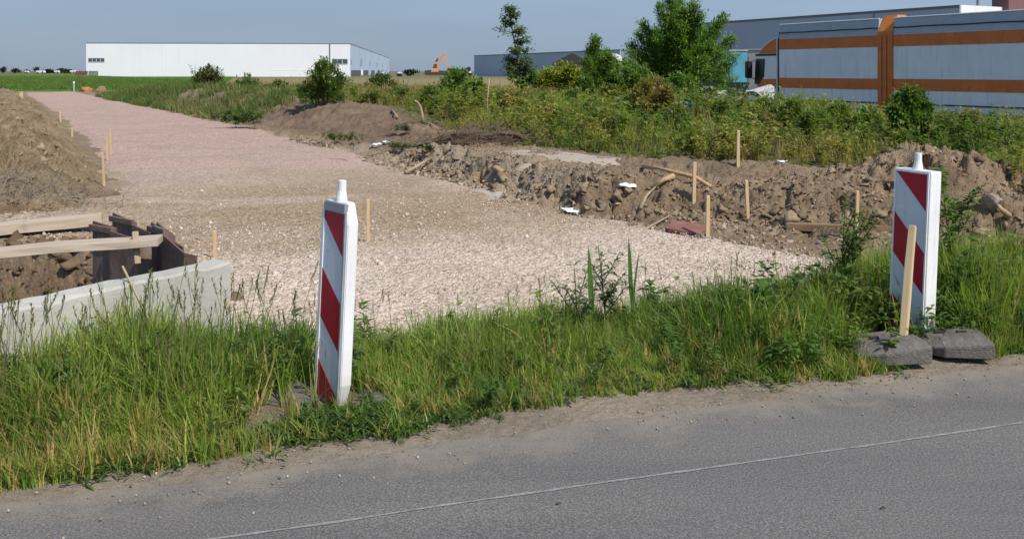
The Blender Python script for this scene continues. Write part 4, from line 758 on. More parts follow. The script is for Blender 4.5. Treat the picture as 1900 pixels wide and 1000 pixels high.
# ------------------------------------------------------------------ survey stakes
SG = 'wooden survey stakes along the gravel track'
for (u, vb, vt, ut, w, lab) in [(399, 487, 428, 398, 0.026, 'survey stake standing in the gravel just behind the concrete wall end'), (683, 455, 370, 683, 0.026, 'survey stake in open gravel behind the left striped beacon'),
        (1369, 306, 242, 1370, 0.042, 'survey stake against the weeds at the back of the bank, farthest on the right'), (1287, 374, 301, 1289, 0.040, 'thick survey stake on top of the broken bank beside the forked branch'),
        (1312, 438, 363, 1314, 0.036, 'survey stake beside the reddish panel'), (1388, 403, 334, 1385, 0.034, 'slightly tilted stake at the left foot of the cloddy heap'), (1588, 440, 354, 1591, 0.030, 'survey stake in front of the cloddy heap near the right beacon'),
        (194, 345, 284, 190, 0.028, 'leaning stake at the near end of the left soil heap, shortest-looking of three'), (200, 297, 254, 197, 0.032, 'middle one of the three stakes at the near end of the left heap'), (206, 290, 238, 204, 0.030, 'rearmost of the three stakes at the near end of the left heap'),
        (134, 254, 237, 134, 0.036, 'short stake half hidden behind the left soil heap'), (113, 226, 207, 111, 0.042, 'pale stake on the track edge beyond the left soil heap'), (40, 181, 171, 39, 0.10, 'tiny distant stake at the far left end of the track')]:
    p = hit(u, vb); stick('survey_stake', p - Vector((0, 0, 0.12)), Pd(ut, vt, p.y), w, STAKE, lab, 'stake', SG)
p = hit(137, 170); root = empty('marker_post', p); tag(root, 'grey marker post with a white head at the far end of the track', 'post')
MB().tube([(0, 0, -0.1), (0, 0, 0.62)], 0.06, 10).build('shaft', m_paint('post_grey', (0.42, 0.42, 0.42), 0.6), root); MB().tube([(0, 0, 0.62), (0, 0, 0.80)], [0.075, 0.07], 10).build('head', WHITE, root, 0.01)

# ------------------------------------------------------------------ concrete wall, sheet piles, planks over the trench
n = N('concrete'); cc = n.ramp(n.noise(2.2, 7, 0.65, n.co), [(0.3, (0.36, 0.345, 0.30)), (0.7, (0.48, 0.465, 0.415))])
cc = n.mix(n.rng(n.noise(1.0, 5, 0.7, n.mapv((9, 9, 1.2))), 0.52, 0.75, 0, 0.55), cc, (0.28, 0.265, 0.235)); cc = n.mix(n.rng(n.vor(45, vec=n.co), 0.05, 0.12, 0.5, 0), cc, (0.25, 0.24, 0.22))
p_ = n.bump(n.noise(3, 6, 0.6, n.co), 0.02); n.bump(n.noise(60, 5, 0.7, n.co), 0.004, 1, p_); CONC = n.fin(cc, 0.88, 0.2)
WA, WD_ = Vector((-1.66, 5.40, 0)), Vector((-0.5551, -0.8318, 0)); WN = Vector((-0.8318, 0.5551, 0)); root = empty('concrete_wall', WA); tag(root, 'pale grey concrete headwall end rising from the roadside grass at left', 'wall')
mb = MB(); rings = []; r = np.random.default_rng(3); K = 26
for i in range(K + 1):
    a = 2.25 * i / K; c = WD_ * a; e1, e2, e3 = r.normal(0, 0.0035, 3)
    prof = [(0, -1.0), (0.0, -0.1 + e2 * 0), (e2 * 0.4, 0.16 + e3), (0.0, 0.30), (0.002 + e2 * 0.3, 0.508 + e1), (0.010, 0.522 + e1), (0.140, 0.525 + e3), (0.15, 0.512 + e3), (0.15, -1.0)]
    rings.append([c + WN * q + Vector((0, 0, z)) for q, z in prof])
mb.loft(rings); mb.build('wall', CONC, root, smooth=False)
MB().loft([[WD_ * a + WN * q + Vector((0, 0, z)) for q, z in ((-0.006, 0.172), (0.002, 0.172), (0.002, 0.187), (-0.006, 0.187))] for a in (0.004, 1.1, 2.2)]).build('form_seam', CONC, root)

n = N('rusty_steel'); cs = n.ramp(n.noise(3.0, 6, 0.7, n.co), [(0.3, (0.095, 0.058, 0.044)), (0.5, (0.165, 0.104, 0.080)), (0.72, (0.27, 0.205, 0.17))])
cs = n.mix(n.rng(n.noise(1.0, 5, 0.7, n.mapv((14, 14, 1.4))), 0.5, 0.72, 0, 0.7), cs, (0.235, 0.20, 0.175)); n.bump(n.noise(30, 5, 0.7, n.co), 0.004); STEEL = n.fin(cs, 0.7, 0.3, 0.0)
def pile(p0, p1, zt0, zt1, label, prof, thick=0.014, seed=0):
    """trapezoid-corrugated steel sheet standing from p0 to p1 (plan), its top from zt0 to zt1"""
    p0, p1 = Vector((*p0, 0)), Vector((*p1, 0)); d = p1 - p0; nrm = Vector((-d.y, d.x, 0)).normalized(); root = empty('sheet_pile', p0); tag(root, label, 'steel sheet', 'rusty steel sheets shoring the trench')
    mb = MB(); a = [d * f + nrm * o for f, o in prof]
    for i in range(len(prof) - 1):
        e = (a[i + 1] - a[i]); m_ = Vector((-e.y, e.x, 0)).normalized() * thick; q = [a[i], a[i + 1], a[i + 1] + m_, a[i] + m_]; zt = [zt0 + (zt1 - zt0) * prof[j][0] for j in (i, i + 1, i + 1, i)]
        mb.hexa([v + Vector((0, 0, -1.1)) for v in q], [v + Vector((0, 0, z)) for v, z in zip(q, zt)])
    mb.build('sheet', STEEL, root, 0.002)
    mb = MB(); f0, f1 = a[0], a[1]; e = f1 - f0; m_ = Vector((-e.y, e.x, 0)).normalized()
    mb.hexa([f0 + m_ * (-0.03) + Vector((0, 0, zt0 - 0.06)), f1 + m_ * (-0.03) + Vector((0, 0, zt0 - 0.06)), f1 + m_ * (-0.004) + Vector((0, 0, zt0 - 0.06)), f0 + m_ * (-0.004) + Vector((0, 0, zt0 - 0.06))], [v + Vector((0, 0, zt0 - 0.02)) for v in (f0 + m_ * -0.03, f1 + m_ * -0.03, f1 + m_ * -0.004, f0 + m_ * -0.004)])
    mb.build('flange', STEEL, root, 0.003); return root
U_ = [(0, 0), (0.40, 0), (0.47, -0.07), (0.93, -0.07), (1.0, 0)]
def top_at(u, v, z): return P(u, v, z)
pile((-2.94, 6.42), (-2.36, 6.00), 0.60, 0.545, 'rusty steel sheet with a flanged top at the trench corner, farther from the wall', U_)
pile((-2.38, 6.13), (-1.93, 5.60), 0.64, 0.52, 'rusty steel sheet right behind the end of the concrete wall, nearest the gravel', [(0, 0), (0.30, 0.0), (0.36, -0.05), (0.90, -0.05), (1.0, 0.0)])
pile((-3.02, 6.92), (-2.50, 6.50), 0.58, 0.50, 'dark steel sheet edge showing behind the flanged sheet at the back of the trench', [(0, 0), (0.5, 0.0), (0.56, -0.05), (1.0, -0.05)])
pile((-2.50, 6.34), (-2.06, 5.86), 0.605, 0.53, 'dark upright steel edge rising just behind the end of the long plank', [(0, 0), (0.6, 0.0), (0.66, -0.05), (1.0, -0.05)])
# stub of timber wedged between the sheets
stick('timber_prop', Pd(255, 490, 5.72), Pd(250, 430, 5.78), 0.036, DEADWOOD, 'short pale timber prop wedged upright between the rusty sheets', 'timber', None, 0.03)
def board(name, c0, c1, w, t, m, label, cat, wd=None):
    c0, c1 = Vector(c0), Vector(c1); d = (c1 - c0); L = d.length; r = np.random.default_rng(int(abs(c0.x) * 77)); mb = MB(); K = 9
    mb.loft([[(L * i / K, s * w / 2 + r.normal(0, 0.002), z + 0.006 * math.sin(i * 1.3)) for s, z in ((-1, 0), (1, 0), (1, t), (-1, t))] for i in range(K + 1)])
    o = mb.build(name, m, None, 0.003); o.location = c0; o.rotation_euler = (0, -math.asin(d.z / L), math.atan2(d.y, d.x)); return tag(o, label, cat)
board('plank', Pd(-330, 503, 5.42), Pd(298, 451, 5.80), 0.19, 0.045, PALEWOOD, 'long pale plank spanning the trench and resting on the rusty steel sheets', 'plank')
board('plank', Pd(-330, 472, 8.55), Pd(190, 414, 9.45), 0.24, 0.10, PALEWOOD, 'thick pale board on the back edge of the trench, behind the long plank', 'plank')

# ------------------------------------------------------------------ rubbish, roots and loose timber
def disc(name, u, v, rad, tilt, spin, m, label, cat, cut=0.0):
    p = hit(u, v); mb = MB(); K = 11; a = [2 * math.pi * (i + 0.35 * math.sin(i * 5.1 + u)) / K for i in range(K)]; rr = [rad * (0.86 + 0.2 * math.sin(3.7 * i + u)) * (1 if math.cos(q - 1) > -0.3 or not cut else 1 - 1.6 * cut) for i, q in enumerate(a)]
    mb.loft([[(math.cos(q) * x, math.sin(q) * x * 0.72, 0) for q, x in zip(a, rr)], [(math.cos(q) * x * 0.95, math.sin(q) * x * 0.68, 0.008) for q, x in zip(a, rr)]])
    o = mb.build(name, m, None, 0.004); o.location = p + Vector((0, 0, 0.02)); o.rotation_euler = (tilt, 0.08, spin); return tag(o, label, cat)
LID = m_paint('white_lid', (0.72, 0.72, 0.72), 0.5, 0.08, 5)
disc('broken_lid', 1062, 398, 0.165, 0.24, 0.35, LID, 'larger broken white plastic lid lying on the gravel below the bank', 'rubbish', 0.2); disc('broken_lid', 1048, 408, 0.12, 0.16, -0.1, LID, 'smaller white plastic piece overlapping the larger broken lid on the gravel', 'rubbish', 0.35)
disc('broken_lid', 1166, 348, 0.13, 0.2, 0.1, LID, 'white plastic lid on top of the broken bank left of the forked branch', 'rubbish')
for i, (u, v, s, lab) in enumerate([(697, 277, 0.26, 'larger crumpled white sheet on the dirt beside small green weeds'), (716, 268, 0.16, 'small white scrap just above the larger crumpled sheet'), (1452, 303, 0.17, 'white lump at the edge of the weeds on the right bank'), (1118, 509, 0.07, 'small white scrap on the gravel behind the thistles')]):
    p = hit(u, v); r = np.random.default_rng(i); V, Fa = lump_proto(0, 400 + i, 2); V = V * np.array([s * 0.6, s * 0.42, s * 0.11]) + r.normal(0, s * 0.05, V.shape); o = np_mesh('white_scrap', V, Fa, LID); o.location = p + Vector((0, 0, s * 0.12)); tag(o, lab, 'rubbish')
p = hit(1288, 428); mb = MB().box(-0.25, 0.23, -0.13, 0.13, 0, 0.03); o = mb.build('panel', m_paint('red_board', (0.21, 0.092, 0.07), 0.85, 0.25, 6, dirt=(0.2, 0.15, 0.1)), None, 0.004); o.location = p + Vector((0, 0, -0.005)); o.rotation_euler = (R(12), R(7), R(-14)); tag(o, 'reddish brown flat panel lying at the foot of the bank beside a stake', 'panel')
a, b = hit(1458, 428), hit(1672, 426); stick('timber_beam', a + Vector((0, 0, 0.035)), Vector((b.x, b.y, a.z + 0.05)), 0.085, m_wood('brown_wood', (0.17, 0.105, 0.06), (0.28, 0.185, 0.115)), 'long brown timber beam lying along the foot of the cloddy heap', 'timber', None, 0.07)
def branch(name, pts, r0, r1, m, label, cat, forks=()):
    pts = [Vector(q) for q in pts]; c0 = pts[0].copy(); K = len(pts); mb = MB(); mb.tube([q - c0 for q in pts], [(r0 + (r1 - r0) * i / (K - 1)) * (1 + 0.28 * math.sin(i * 4.7 + r0 * 900)) for i in range(K)], 7)
    for fk in forks: fk = [Vector(q) - c0 for q in fk]; mb.tube(fk, [r1 * 1.1 + 0.004, r1, r1 * 0.6][:len(fk)], 6)
    o = mb.build(name, m, None, smooth=True); o.location = c0; return tag(o, label, cat)
h_ = lambda u, v, dz=0.03: hit(u, v) + Vector((0, 0, dz))
ROOT = m_wood('root_wood', (0.36, 0.22, 0.11), (0.52, 0.36, 0.21))
branch('dead_branch', [h_(1193, 314), h_(1222, 322, 0.06), h_(1255, 333, 0.07), h_(1290, 342, 0.08), h_(1318, 350, 0.02)], 0.028, 0.020, ROOT, 'pale peeled branch lying across the right bank in front of a stake', 'branch')
branch('dead_branch', [h_(1250, 335, 0.05), h_(1232, 345, 0.06), h_(1212, 356, 0.05), h_(1222, 352, 0.02)], 0.030, 0.018, ROOT, 'reddish forked branch end below the pale peeled branch', 'branch')
branch('dead_branch', [h_(1188, 392, 0.02), h_(1200, 376, 0.08), h_(1215, 358, 0.06)], 0.022, 0.016, DEADWOOD, 'straight pale stick leaning up the broken face of the bank', 'branch')
branch('dead_branch', [h_(1175, 448, 0.02), h_(1205, 430, 0.05), h_(1243, 407, 0.04)], 0.012, 0.009, DEADWOOD, 'thin stick lying on the rubble left of the reddish panel', 'branch')
branch('dead_branch', [h_(752, 325), h_(772, 318, 0.06), h_(800, 304, 0.08)], 0.035, 0.03, DEADWOOD, 'short grey branch at the edge of the broken pale earth by the track', 'branch')
branch('twisted_stump', [hit(785, 228) - Vector((0, 0, .05)), Pd(783, 212, hit(785, 228).y), Pd(781, 199, hit(785, 228).y), Pd(774, 190, hit(785, 228).y), Pd(769, 187, hit(785, 228).y)], 0.05, 0.02, DEADWOOD, 'bare twisted pale stump rising in front of the tall weeds', 'stump', [[hit(785, 228), hit(800, 236) + Vector((0, 0, 0.06)), hit(812, 240)]])
q = hit(905, 236); branch('dead_post', [q - Vector((0, 0, .1)), Pd(904, 190, q.y), Pd(908, 146, q.y)], 0.022, 0.014, DEADWOOD, 'tall bare broken trunk standing in the weeds left of the slender tree', 'stump', [[Pd(905, 215, q.y), Pd(893, 235, q.y - .2)]])
branch('dead_branch', [h_(727, 208), h_(732, 216, 0.08), h_(738, 222)], 0.035, 0.02, DEADWOOD, 'small pale stick on the dark soil bank under the weeds', 'branch')
branch('dead_branch', [hit(1872, 405), Pd(1858, 388, hit(1872, 405).y), Pd(1836, 367, hit(1872, 405).y + .2)], 0.035, 0.022, DEADWOOD, 'bent pale branch on the right end of the cloddy heap', 'branch')
# heaps of dark brushwood and dry straw
def brush(u, v, nn, sx, sy, h, m, core, label, seed, tw=0.007):
    p = hit(u, v); root = empty('brush_pile', p); tag(root, label, 'brushwood pile'); mb = MB(); r = np.random.default_rng(seed)
    for _ in range(nn):
        a = np.array([r.normal(0, sx * 0.62), r.normal(0, sy * 0.65), 0.0]); a[2] = h * r.uniform(0, 1) * math.exp(-(a[0] / sx) ** 2) + gz(p.x + a[0], p.y + a[1]) - p.z
        d = r.normal(0, 1, 3); d[2] *= 0.35; d /= np.linalg.norm(d); L_ = r.uniform(0.12, 0.5); m_ = a + d * L_ / 2 + r.normal(0, 0.05, 3); mb.tube([a, m_, a + d * L_], [tw, tw * 0.8, tw * 0.3], 4)
    mb.build('twigs', m, root)['kind'] = 'stuff'
    if tw < 0.005: return
    V, Fa = lump_proto(0, 77 + seed, 3); V = V * np.array([sx, sy, h * 0.8]) + 0.05 * np.stack([fbm(V[:, 0] * 3, V[:, 1] * 3, 3, k_) for k_ in (1, 2, 3)], -1); np_mesh('soil_core', V, Fa, core, None, root)
brush(880, 262, 420, 1.3, 0.65, 0.32, m_wood('twig_wood', (0.10, 0.068, 0.046), (0.20, 0.14, 0.095)), m_soil('dark_soil', (0.10, 0.07, 0.05), (0.17, 0.122, 0.085), (0.24, 0.18, 0.13)), 'tangled heap of dark brown twigs and roots on the bank below the weeds', 9)
brush(70, 356, 520, 0.9, 0.5, 0.10, m_wood('straw_wood', (0.17, 0.14, 0.105), (0.34, 0.29, 0.22)), m_soil('grey_soil', (0.12, 0.10, 0.08), (0.20, 0.165, 0.13), (0.30, 0.26, 0.205)), 'grey-brown heap of dry straw and roots at the near foot of the left soil heap', 10, 0.0035)
for u, v, s, lab, mm in [(441, 566, 0.062, 'brown earth lump against the right end of the concrete wall', CLOD), (1843, 392, 0.13, 'pale flat stone on the right end of the cloddy heap', m_soil('pale_stone', (0.3, 0.25, 0.19), (0.38, 0.32, 0.25), (0.45, 0.4, 0.33)))]:
    V, Fa = lump_proto(0, 500 + u, 3); V = V * s * np.array([1, 1, 1.25]); o = np_mesh('rock', V, Fa, mm); o.location = hit(u, v) + Vector((0, 0, s * 0.55)); tag(o, lab, 'rock')
for u, v, s, sx, ti, lab in [(160, 171, 0.52, 1.0, (0.45, 0.21, 0.09), 'small orange sand pile at the far end of the track'), (188, 171, 0.46, 1.9, (0.28, 0.19, 0.11), 'brown soil pile right of the small orange sand pile')]:
    V, Fa = lump_proto(0, 600 + u, 3); V = V * s * np.array([sx, 0.9, 0.85]) + 0.05 * np.stack([fbm(V[:, 0] * 4, V[:, 1] * 4, 3, k_) for k_ in (1, 2, 3)], -1); o = np_mesh('sand_pile', V, Fa, m_soil('pile_soil', tuple(c * .7 for c in ti), ti, tuple(c * 1.2 for c in ti))); o.location = (*P(u, v), gz(*P(u, v)) + 0.05); tag(o, lab, 'sand pile')

# ------------------------------------------------------------------ truck with drawbar body, parked beyond the weeds
n = N('dirty_white_side'); ct = n.ramp(n.noise(0.7, 5, 0.6, n.co), [(0.3, (0.64, 0.67, 0.72)), (0.7, (0.76, 0.78, 0.80))])
ct = n.mix(n.rng(n.noise(1.0, 5, 0.7, n.mapv((2.6, 2.6, 0.35))), 0.52, 0.78, 0, 0.5), ct, (0.46, 0.48, 0.50)); ct = n.mix(n.rng(n.noise(1.0, 3, 0.7, n.mapv((9, 9, 0.5))), 0.56, 0.75, 0, 0.5), ct, (0.25, 0.26, 0.28)); TSIDE = n.fin(ct, 0.5, 0.35)
ORG = m_paint('rust_orange', (0.60, 0.165, 0.035), 0.55, 0.18, 1.5, dirt=(0.26, 0.085, 0.035)); ORG_SUNLIT = m_paint('sunlit_orange', (0.62, 0.19, 0.025), 0.5, 0.12, 3); TARP = m_paint('silver_tarp', (0.36, 0.40, 0.46), 0.55, 0.12, 2, 0.35)  # second orange is the stripe colour brightened, sunlight painted into the post cap
BLACK = m_paint('black_plastic', (0.018, 0.02, 0.022), 0.45, 0.2, 5); GLASS = m_paint('truck_glass', (0.02, 0.035, 0.04), 0.12, 0.1, 2, 0.5); TYRE = m_paint('tyre', (0.02, 0.02, 0.02), 0.85, 0.2, 5); WCAB = m_paint('cab_white', (0.72, 0.74, 0.76), 0.4, 0.08, 2); STEELG = m_paint('steel_grey', (0.25, 0.26, 0.27), 0.5, 0.2, 4, metal=0.4)
TG = gz(14.2, 35.0); root = empty('truck', (14.2, 35.0, 0), (0, 0, math.atan2(0.879, -0.476))); tag(root, 'grey-white truck with brown-orange stripes and a drawbar trailer body behind the weeds', 'truck')
def slab(name, x0, x1, z0, z1, y0, y1, m, par=root, bev=0.0): return MB().box(x0, x1, y0, y1, z0, z1).build(name, m, par, bev)
for k, (xa, xb) in enumerate([(0.26, 5.45), (-9.6, -0.44)]):
    body = slab('cargo_body', xa, xb, 0.17, 3.03, -2.5, 0.0, TSIDE)
    slab('stripe', xa + 0.004, xb - 0.004, 2.57, 3.02, 0.0005, 0.010, ORG, body); slab('stripe', xa + 0.004, xb - 0.004, 0.92, 1.35, 0.0005, 0.010, ORG, body)
    slab('seam_rail', xa, xb, 0.40, 0.445, 0.0005, 0.03, BLACK, body); slab('skirt_rail', xa, xb, 0.10, 0.168, -0.10, 0.015, BLACK, body)
    mb = MB(); mb.loft([[(x_, 0.0, 3.032), (x_, -0.05, 3.62), (x_, -0.09, 3.66), (x_, -1.25, 3.70), (x_, -2.41, 3.66), (x_, -2.45, 3.62), (x_, -2.5, 3.032)] for x_ in (xa, xb)]); tp = mb.build('roof_tarp', TARP, root)
    r = np.random.default_rng(k); xs = np.linspace(xa, xb, 15); MB().tube([(x_, 0.0, 3.29 + 0.008 * math.sin(i * 1.7 + k)) for i, x_ in enumerate(xs)], 0.022, 6).build('tarp_rope', BLACK, tp); MB().tube([(xa, -0.055, 3.655), (xb, -0.055, 3.655)], 0.03, 6).build('edge_tube', m_paint('pale_tube', (0.62, 0.64, 0.68), 0.4), tp)
    for x_ in ([4.3, 1.0] if k == 0 else [-2.2, -7.4, -8.6]):
        wh = empty('wheel', (x_, -0.22, TG + 0.50)); wh.parent = root; MB().tube([(0, -0.16, 0), (0, -0.13, 0), (0, 0.13, 0), (0, 0.16, 0)], [0.44, 0.50, 0.50, 0.44], 24).build('tyre', TYRE, wh); MB().tube([(0, 0.10, 0), (0, 0.175, 0)], [0.30, 0.26], 16).build('rim', STEELG, wh)
        MB().box(-0.65, 0.65, -0.4, 0.10, 0.53, 0.58).build('mudguard', BLACK, wh)
slab('chassis', -9.4, 6.6, TG + 0.55, TG + 0.62 + 0.2, -1.7, -0.8, BLACK)
post = MB().loft([[(-0.43, -0.40, TG + 0.35), (0.25, -0.40, TG + 0.35), (0.25, 0.05, TG + 0.35), (-0.43, 0.05, TG + 0.35)], [(-0.43, -0.40, 3.02), (0.25, -0.40, 3.02), (0.25, 0.05, 3.02), (-0.43, 0.05, 3.02)]]).build('corner_post', ORG, root, 0.01)
MB().loft([[(-0.43, -0.75, 3.022), (0.25, -0.75, 3.022), (0.25, 0.05, 3.022), (-0.43, 0.05, 3.022)], [(-0.43, -0.75, 3.15), (0.25, -0.75, 3.15), (0.25, 0.05, 3.15), (-0.43, 0.05, 3.15)], [(-0.43, -0.75, 3.78), (0.25, -0.75, 3.78), (0.18, -0.30, 3.78), (-0.38, -0.30, 3.78)]]).build('post_cap', ORG_SUNLIT, post, 0.01)
for xx in (-0.20, 0.02): slab('groove', xx, xx + 0.035, TG + 0.4, 3.0, 0.048, 0.056, m_paint('dark_orange', (0.17, 0.045, 0.015), 0.6), post)
prof = [(5.60, -0.15), (6.95, -0.15), (7.03, 0.55), (7.0, 1.15), (6.92, 2.28), (6.72, 2.50), (6.40, 2.76), (6.0, 3.0), (5.60, 3.14)]
cab = MB().prism([(x_, 0.0, z_) for x_, z_ in prof], (0, -2.45, 0)).build('cab', WCAB, root, 0.03)
MB().prism([(5.62, 0.012, 2.42), (6.70, 0.012, 2.42), (6.62, 0.012, 2.52), (6.36, 0.012, 2.72), (5.98, 0.012, 2.95), (5.62, 0.012, 3.08)], (0, -0.010, 0)).build('roof_fairing', ORG, cab)
MB().prism([(5.62, 0.012, 0.88), (6.62, 0.012, 0.88), (6.86, 0.012, 1.05), (6.6, 0.012, 1.28), (5.62, 0.012, 1.30)], (0, -0.010, 0)).build('stripe', ORG, cab)
MB().prism([(6.30, 0.014, 2.18), (6.88, 0.014, 2.18), (6.93, 0.014, 1.5), (6.92, 0.014, 1.08), (6.62, 0.014, 1.10), (6.36, 0.014, 1.40)], (0, -0.012, 0)).build('door_window', GLASS, cab)
MB().prism([(5.62, 0.013, 2.31), (6.90, 0.013, 2.31), (6.88, 0.013, 2.40), (5.62, 0.013, 2.40)], (0, -0.010, 0)).build('window_frame', BLACK, cab)
MB().prism([(6.50, 0.016, 1.42), (6.93, 0.016, 1.42), (6.95, 0.016, 1.08), (6.62, 0.016, 1.06)], (0, -0.012, 0)).build('door_lower_trim', BLACK, cab)
mi = MB().box(6.97, 7.16, 0.08, 0.42, 1.32, 2.08).build('mirror', BLACK, cab, 0.04); MB().tube([(6.95, 0.0, 2.1), (7.05, 0.2, 2.06)], 0.02, 6).build('mirror_arm', BLACK, mi); MB().tube([(6.95, 0.0, 1.3), (7.05, 0.2, 1.34)], 0.02, 6).build('mirror_arm', BLACK, mi)
slab('windscreen', 7.0, 7.035, 1.2, 2.2, -2.2, -0.25, GLASS, cab); slab('exhaust_gap', 5.47, 5.585, TG + 0.7, 3.06, -2.3, -0.06, BLACK)
MB().tube([(5.55, -0.15, 3.05), (5.55, -0.15, 3.32), (5.35, -0.15, 3.34)], 0.05, 8).build('tarp_arm', BLACK, root)
wh = empty('wheel', (6.25, -0.22, TG + 0.5)); wh.parent = root; MB().tube([(0, -0.16, 0), (0, -0.13, 0), (0, 0.13, 0), (0, 0.16, 0)], [0.44, 0.50, 0.50, 0.44], 24).build('tyre', TYRE, wh); MB().tube([(0, 0.10, 0), (0, 0.175, 0)], [0.30, 0.26], 16).build('rim', STEELG, wh)

# ------------------------------------------------------------------ halls
def cladding(name, col, pitch=0.5, rough=0.55, depth=0.05, axis='X', var=0.08):
    n = N(name); v = n.mapv((1, 1, 1)); w = n.t.nodes.new('ShaderNodeTexWave'); w.bands_direction = axis; w.inputs['Scale'].default_value = 0.3142 / pitch; n.t.links.new(v, w.inputs['Vector'])
    c = n.ramp(n.noise(0.06, 5, 0.6, n.co), [(0.3, tuple(x * (1 - var) for x in col)), (0.7, tuple(min(1, x * (1 + var)) for x in col))]); c = n.mix(n.rng(n.noise(1, 4, 0.7, n.mapv((0.7, 0.7, 0.05))), 0.5, 0.8, 0, 0.3), c, tuple(x * 0.8 for x in col)); n.bump(w.outputs['Color'], depth, 0.5); return n.fin(c, rough, 0.3)
TRIM = m_paint('roof_trim', (0.16, 0.18, 0.21), 0.5, 0.1, 0.3); WGLASS = m_paint('window_glass', (0.06, 0.085, 0.105), 0.12, 0.2, 0.5, 0.7); WFRAME = m_paint('window_frame', (0.32, 0.34, 0.36), 0.5)
def hall(name, a, b, depth, h, m_front, m_side, label, trim=0.35):
    """front from a to b in plan (left to right seen from the camera), local x along the front, local -y towards the camera"""
    a, b = Vector((*a, 0)), Vector((*b, 0)); d = b - a; L = d.length; root = empty(name, (a.x, a.y, min(0, gz(a.x, a.y))), (0, 0, math.atan2(d.y, d.x))); tag(root, label, 'hall')
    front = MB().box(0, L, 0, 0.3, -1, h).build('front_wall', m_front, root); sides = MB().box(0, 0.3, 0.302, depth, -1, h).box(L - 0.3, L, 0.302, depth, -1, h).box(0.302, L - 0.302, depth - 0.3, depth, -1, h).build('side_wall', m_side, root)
    MB().box(0.302, L - 0.302, 0.302, depth - 0.302, h - 0.9, h - 0.4).build('roof', TRIM, root)
    if trim: MB().box(-0.1, L + 0.1, -0.1, 0.35, h, h + trim).box(L - 0.33, L + 0.1, 0.352, depth, h, h + trim).box(-0.1, 0.33, 0.352, depth, h, h + trim).build('parapet', TRIM, root)
    return root, L, front, sides
def window(par, x0, x1, y0, y1, z0, z1, nx, along='x'):
    f = MB()
    if along == 'x': f.box(x0, x1, y0, y1, z0 - 0.12, z0 + 0.12).box(x0, x1, y0, y1, z1 - 0.12, z1 + 0.12).box(x0, x0 + 0.1, y0, y1, z0 + 0.12, z1 - 0.12).box(x1 - 0.1, x1, y0, y1, z0 + 0.12, z1 - 0.12)
    else: f.box(x0, x1, y0, y1, z0 - 0.12, z0 + 0.12).box(x0, x1, y0, y1, z1 - 0.12, z1 + 0.12).box(x0, x1, y0, y0 + 0.1, z0 + 0.12, z1 - 0.12).box(x0, x1, y1 - 0.1, y1, z0 + 0.12, z1 - 0.12)
    w = f.build('window', WFRAME, par)
    for i in range(nx):
        if along == 'x': q0, q1 = x0 + (x1 - x0) * i / nx + 0.1, x0 + (x1 - x0) * (i + 1) / nx - 0.1; MB().box(q0, q1, y0 + 0.02, y1 - 0.02, z0 + 0.122, z1 - 0.122).build('pane', WGLASS, w)
        else: q0, q1 = y0 + (y1 - y0) * i / nx + 0.1, y0 + (y1 - y0) * (i + 1) / nx - 0.1; MB().box(x0 + 0.02, x1 - 0.02, q0, q1, z0 + 0.122, z1 - 0.122).build('pane', WGLASS, w)
    return w
WA_, WB_ = (-153.4, 330.0), (-59.87, 338.96)
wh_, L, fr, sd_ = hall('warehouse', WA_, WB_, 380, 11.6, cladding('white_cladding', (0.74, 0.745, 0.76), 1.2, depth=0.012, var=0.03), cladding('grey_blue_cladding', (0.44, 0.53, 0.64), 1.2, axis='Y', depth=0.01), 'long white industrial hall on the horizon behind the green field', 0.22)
window(fr, 0.8, 6.4, -0.12, 0.02, 4.9, 6.2, 4); window(fr, L - 6.6, L - 0.9, -0.12, 0.02, 4.2, 6.0, 3)
MB().box(L - 7.6, L - 7.2, -0.25, -0.01, 0, 11.7).build('downpipe', STEELG, fr); MB().box(0.9, 4.2, -0.15, -0.01, 0, 1.6).build('door', m_paint('green_door', (0.16, 0.21, 0.17), 0.6, 0.3, 0.5), fr); MB().box(0.1, 0.5, -0.25, -0.01, 0, 1.5).build('downpipe', WHITE, fr)
for i, yq in enumerate([54, 118, 187, 253, 338]): window(sd_, L - 0.02, L + 0.14, yq, yq + 7.0, 4.2, 6.6, 1, 'y')
window(sd_, L - 0.02, L + 0.14, 1.0, 5.0, 4.2, 6.0, 1, 'y')
for yq, w_ in ((4, 52), (70, 40), (135, 30), (200, 30)): MB().box(L - 0.02, L + 0.15, yq, yq + w_, -0.3, 1.9).build('loading_door', m_paint('door_dark', (0.07, 0.085, 0.11), 0.5), sd_)
MB().box(L + 0.02, L + 0.6, 58.5, 64.5, -0.3, 2.1).build('pillar', WHITE, sd_)
GK = Vector((55.7, 114.0)); gd_ = Vector((-0.476, 0.879)); gw_ = Vector((0.879, 0.476)); ga = GK + gd_ * 50
g_, L, fr, sd_ = hall('grey_hall', tuple(ga), tuple(GK), 34, 10.35, cladding('blue_grey_cladding', (0.295, 0.36, 0.465), 0.9), cladding('white_end_cladding', (0.72, 0.73, 0.75), 0.9, axis='Y'), 'large blue-grey hall behind the truck with a white end wall', 0)
MB().box(0, L, -0.03, -0.002, 10.0, 10.36).build('roof_edge', m_paint('roof_edge_dark', (0.11, 0.13, 0.16), 0.5), fr); MB().box(L * 0.74, L * 0.74 + 0.12, -0.10, -0.002, -1, 10.3).build('downpipe', TRIM, fr)
MB().tube([(L - 0.3, 4, 10.3), (L - 0.3, 4, 11.2)], 0.18, 8).build('roof_vent', STEELG, g_)
MB().box(L - 0.02, L + 0.02, 9.4, 30, 8.7, 8.8).build('ledge', STEELG, sd_)
q = GK + gw_ * 8.6; bl = empty('tower_block', (q.x, q.y, -0.5), (0, 0, math.atan2(gw_.y, gw_.x))); tag(bl, 'maroon block rising at the top right corner above the truck', 'building')
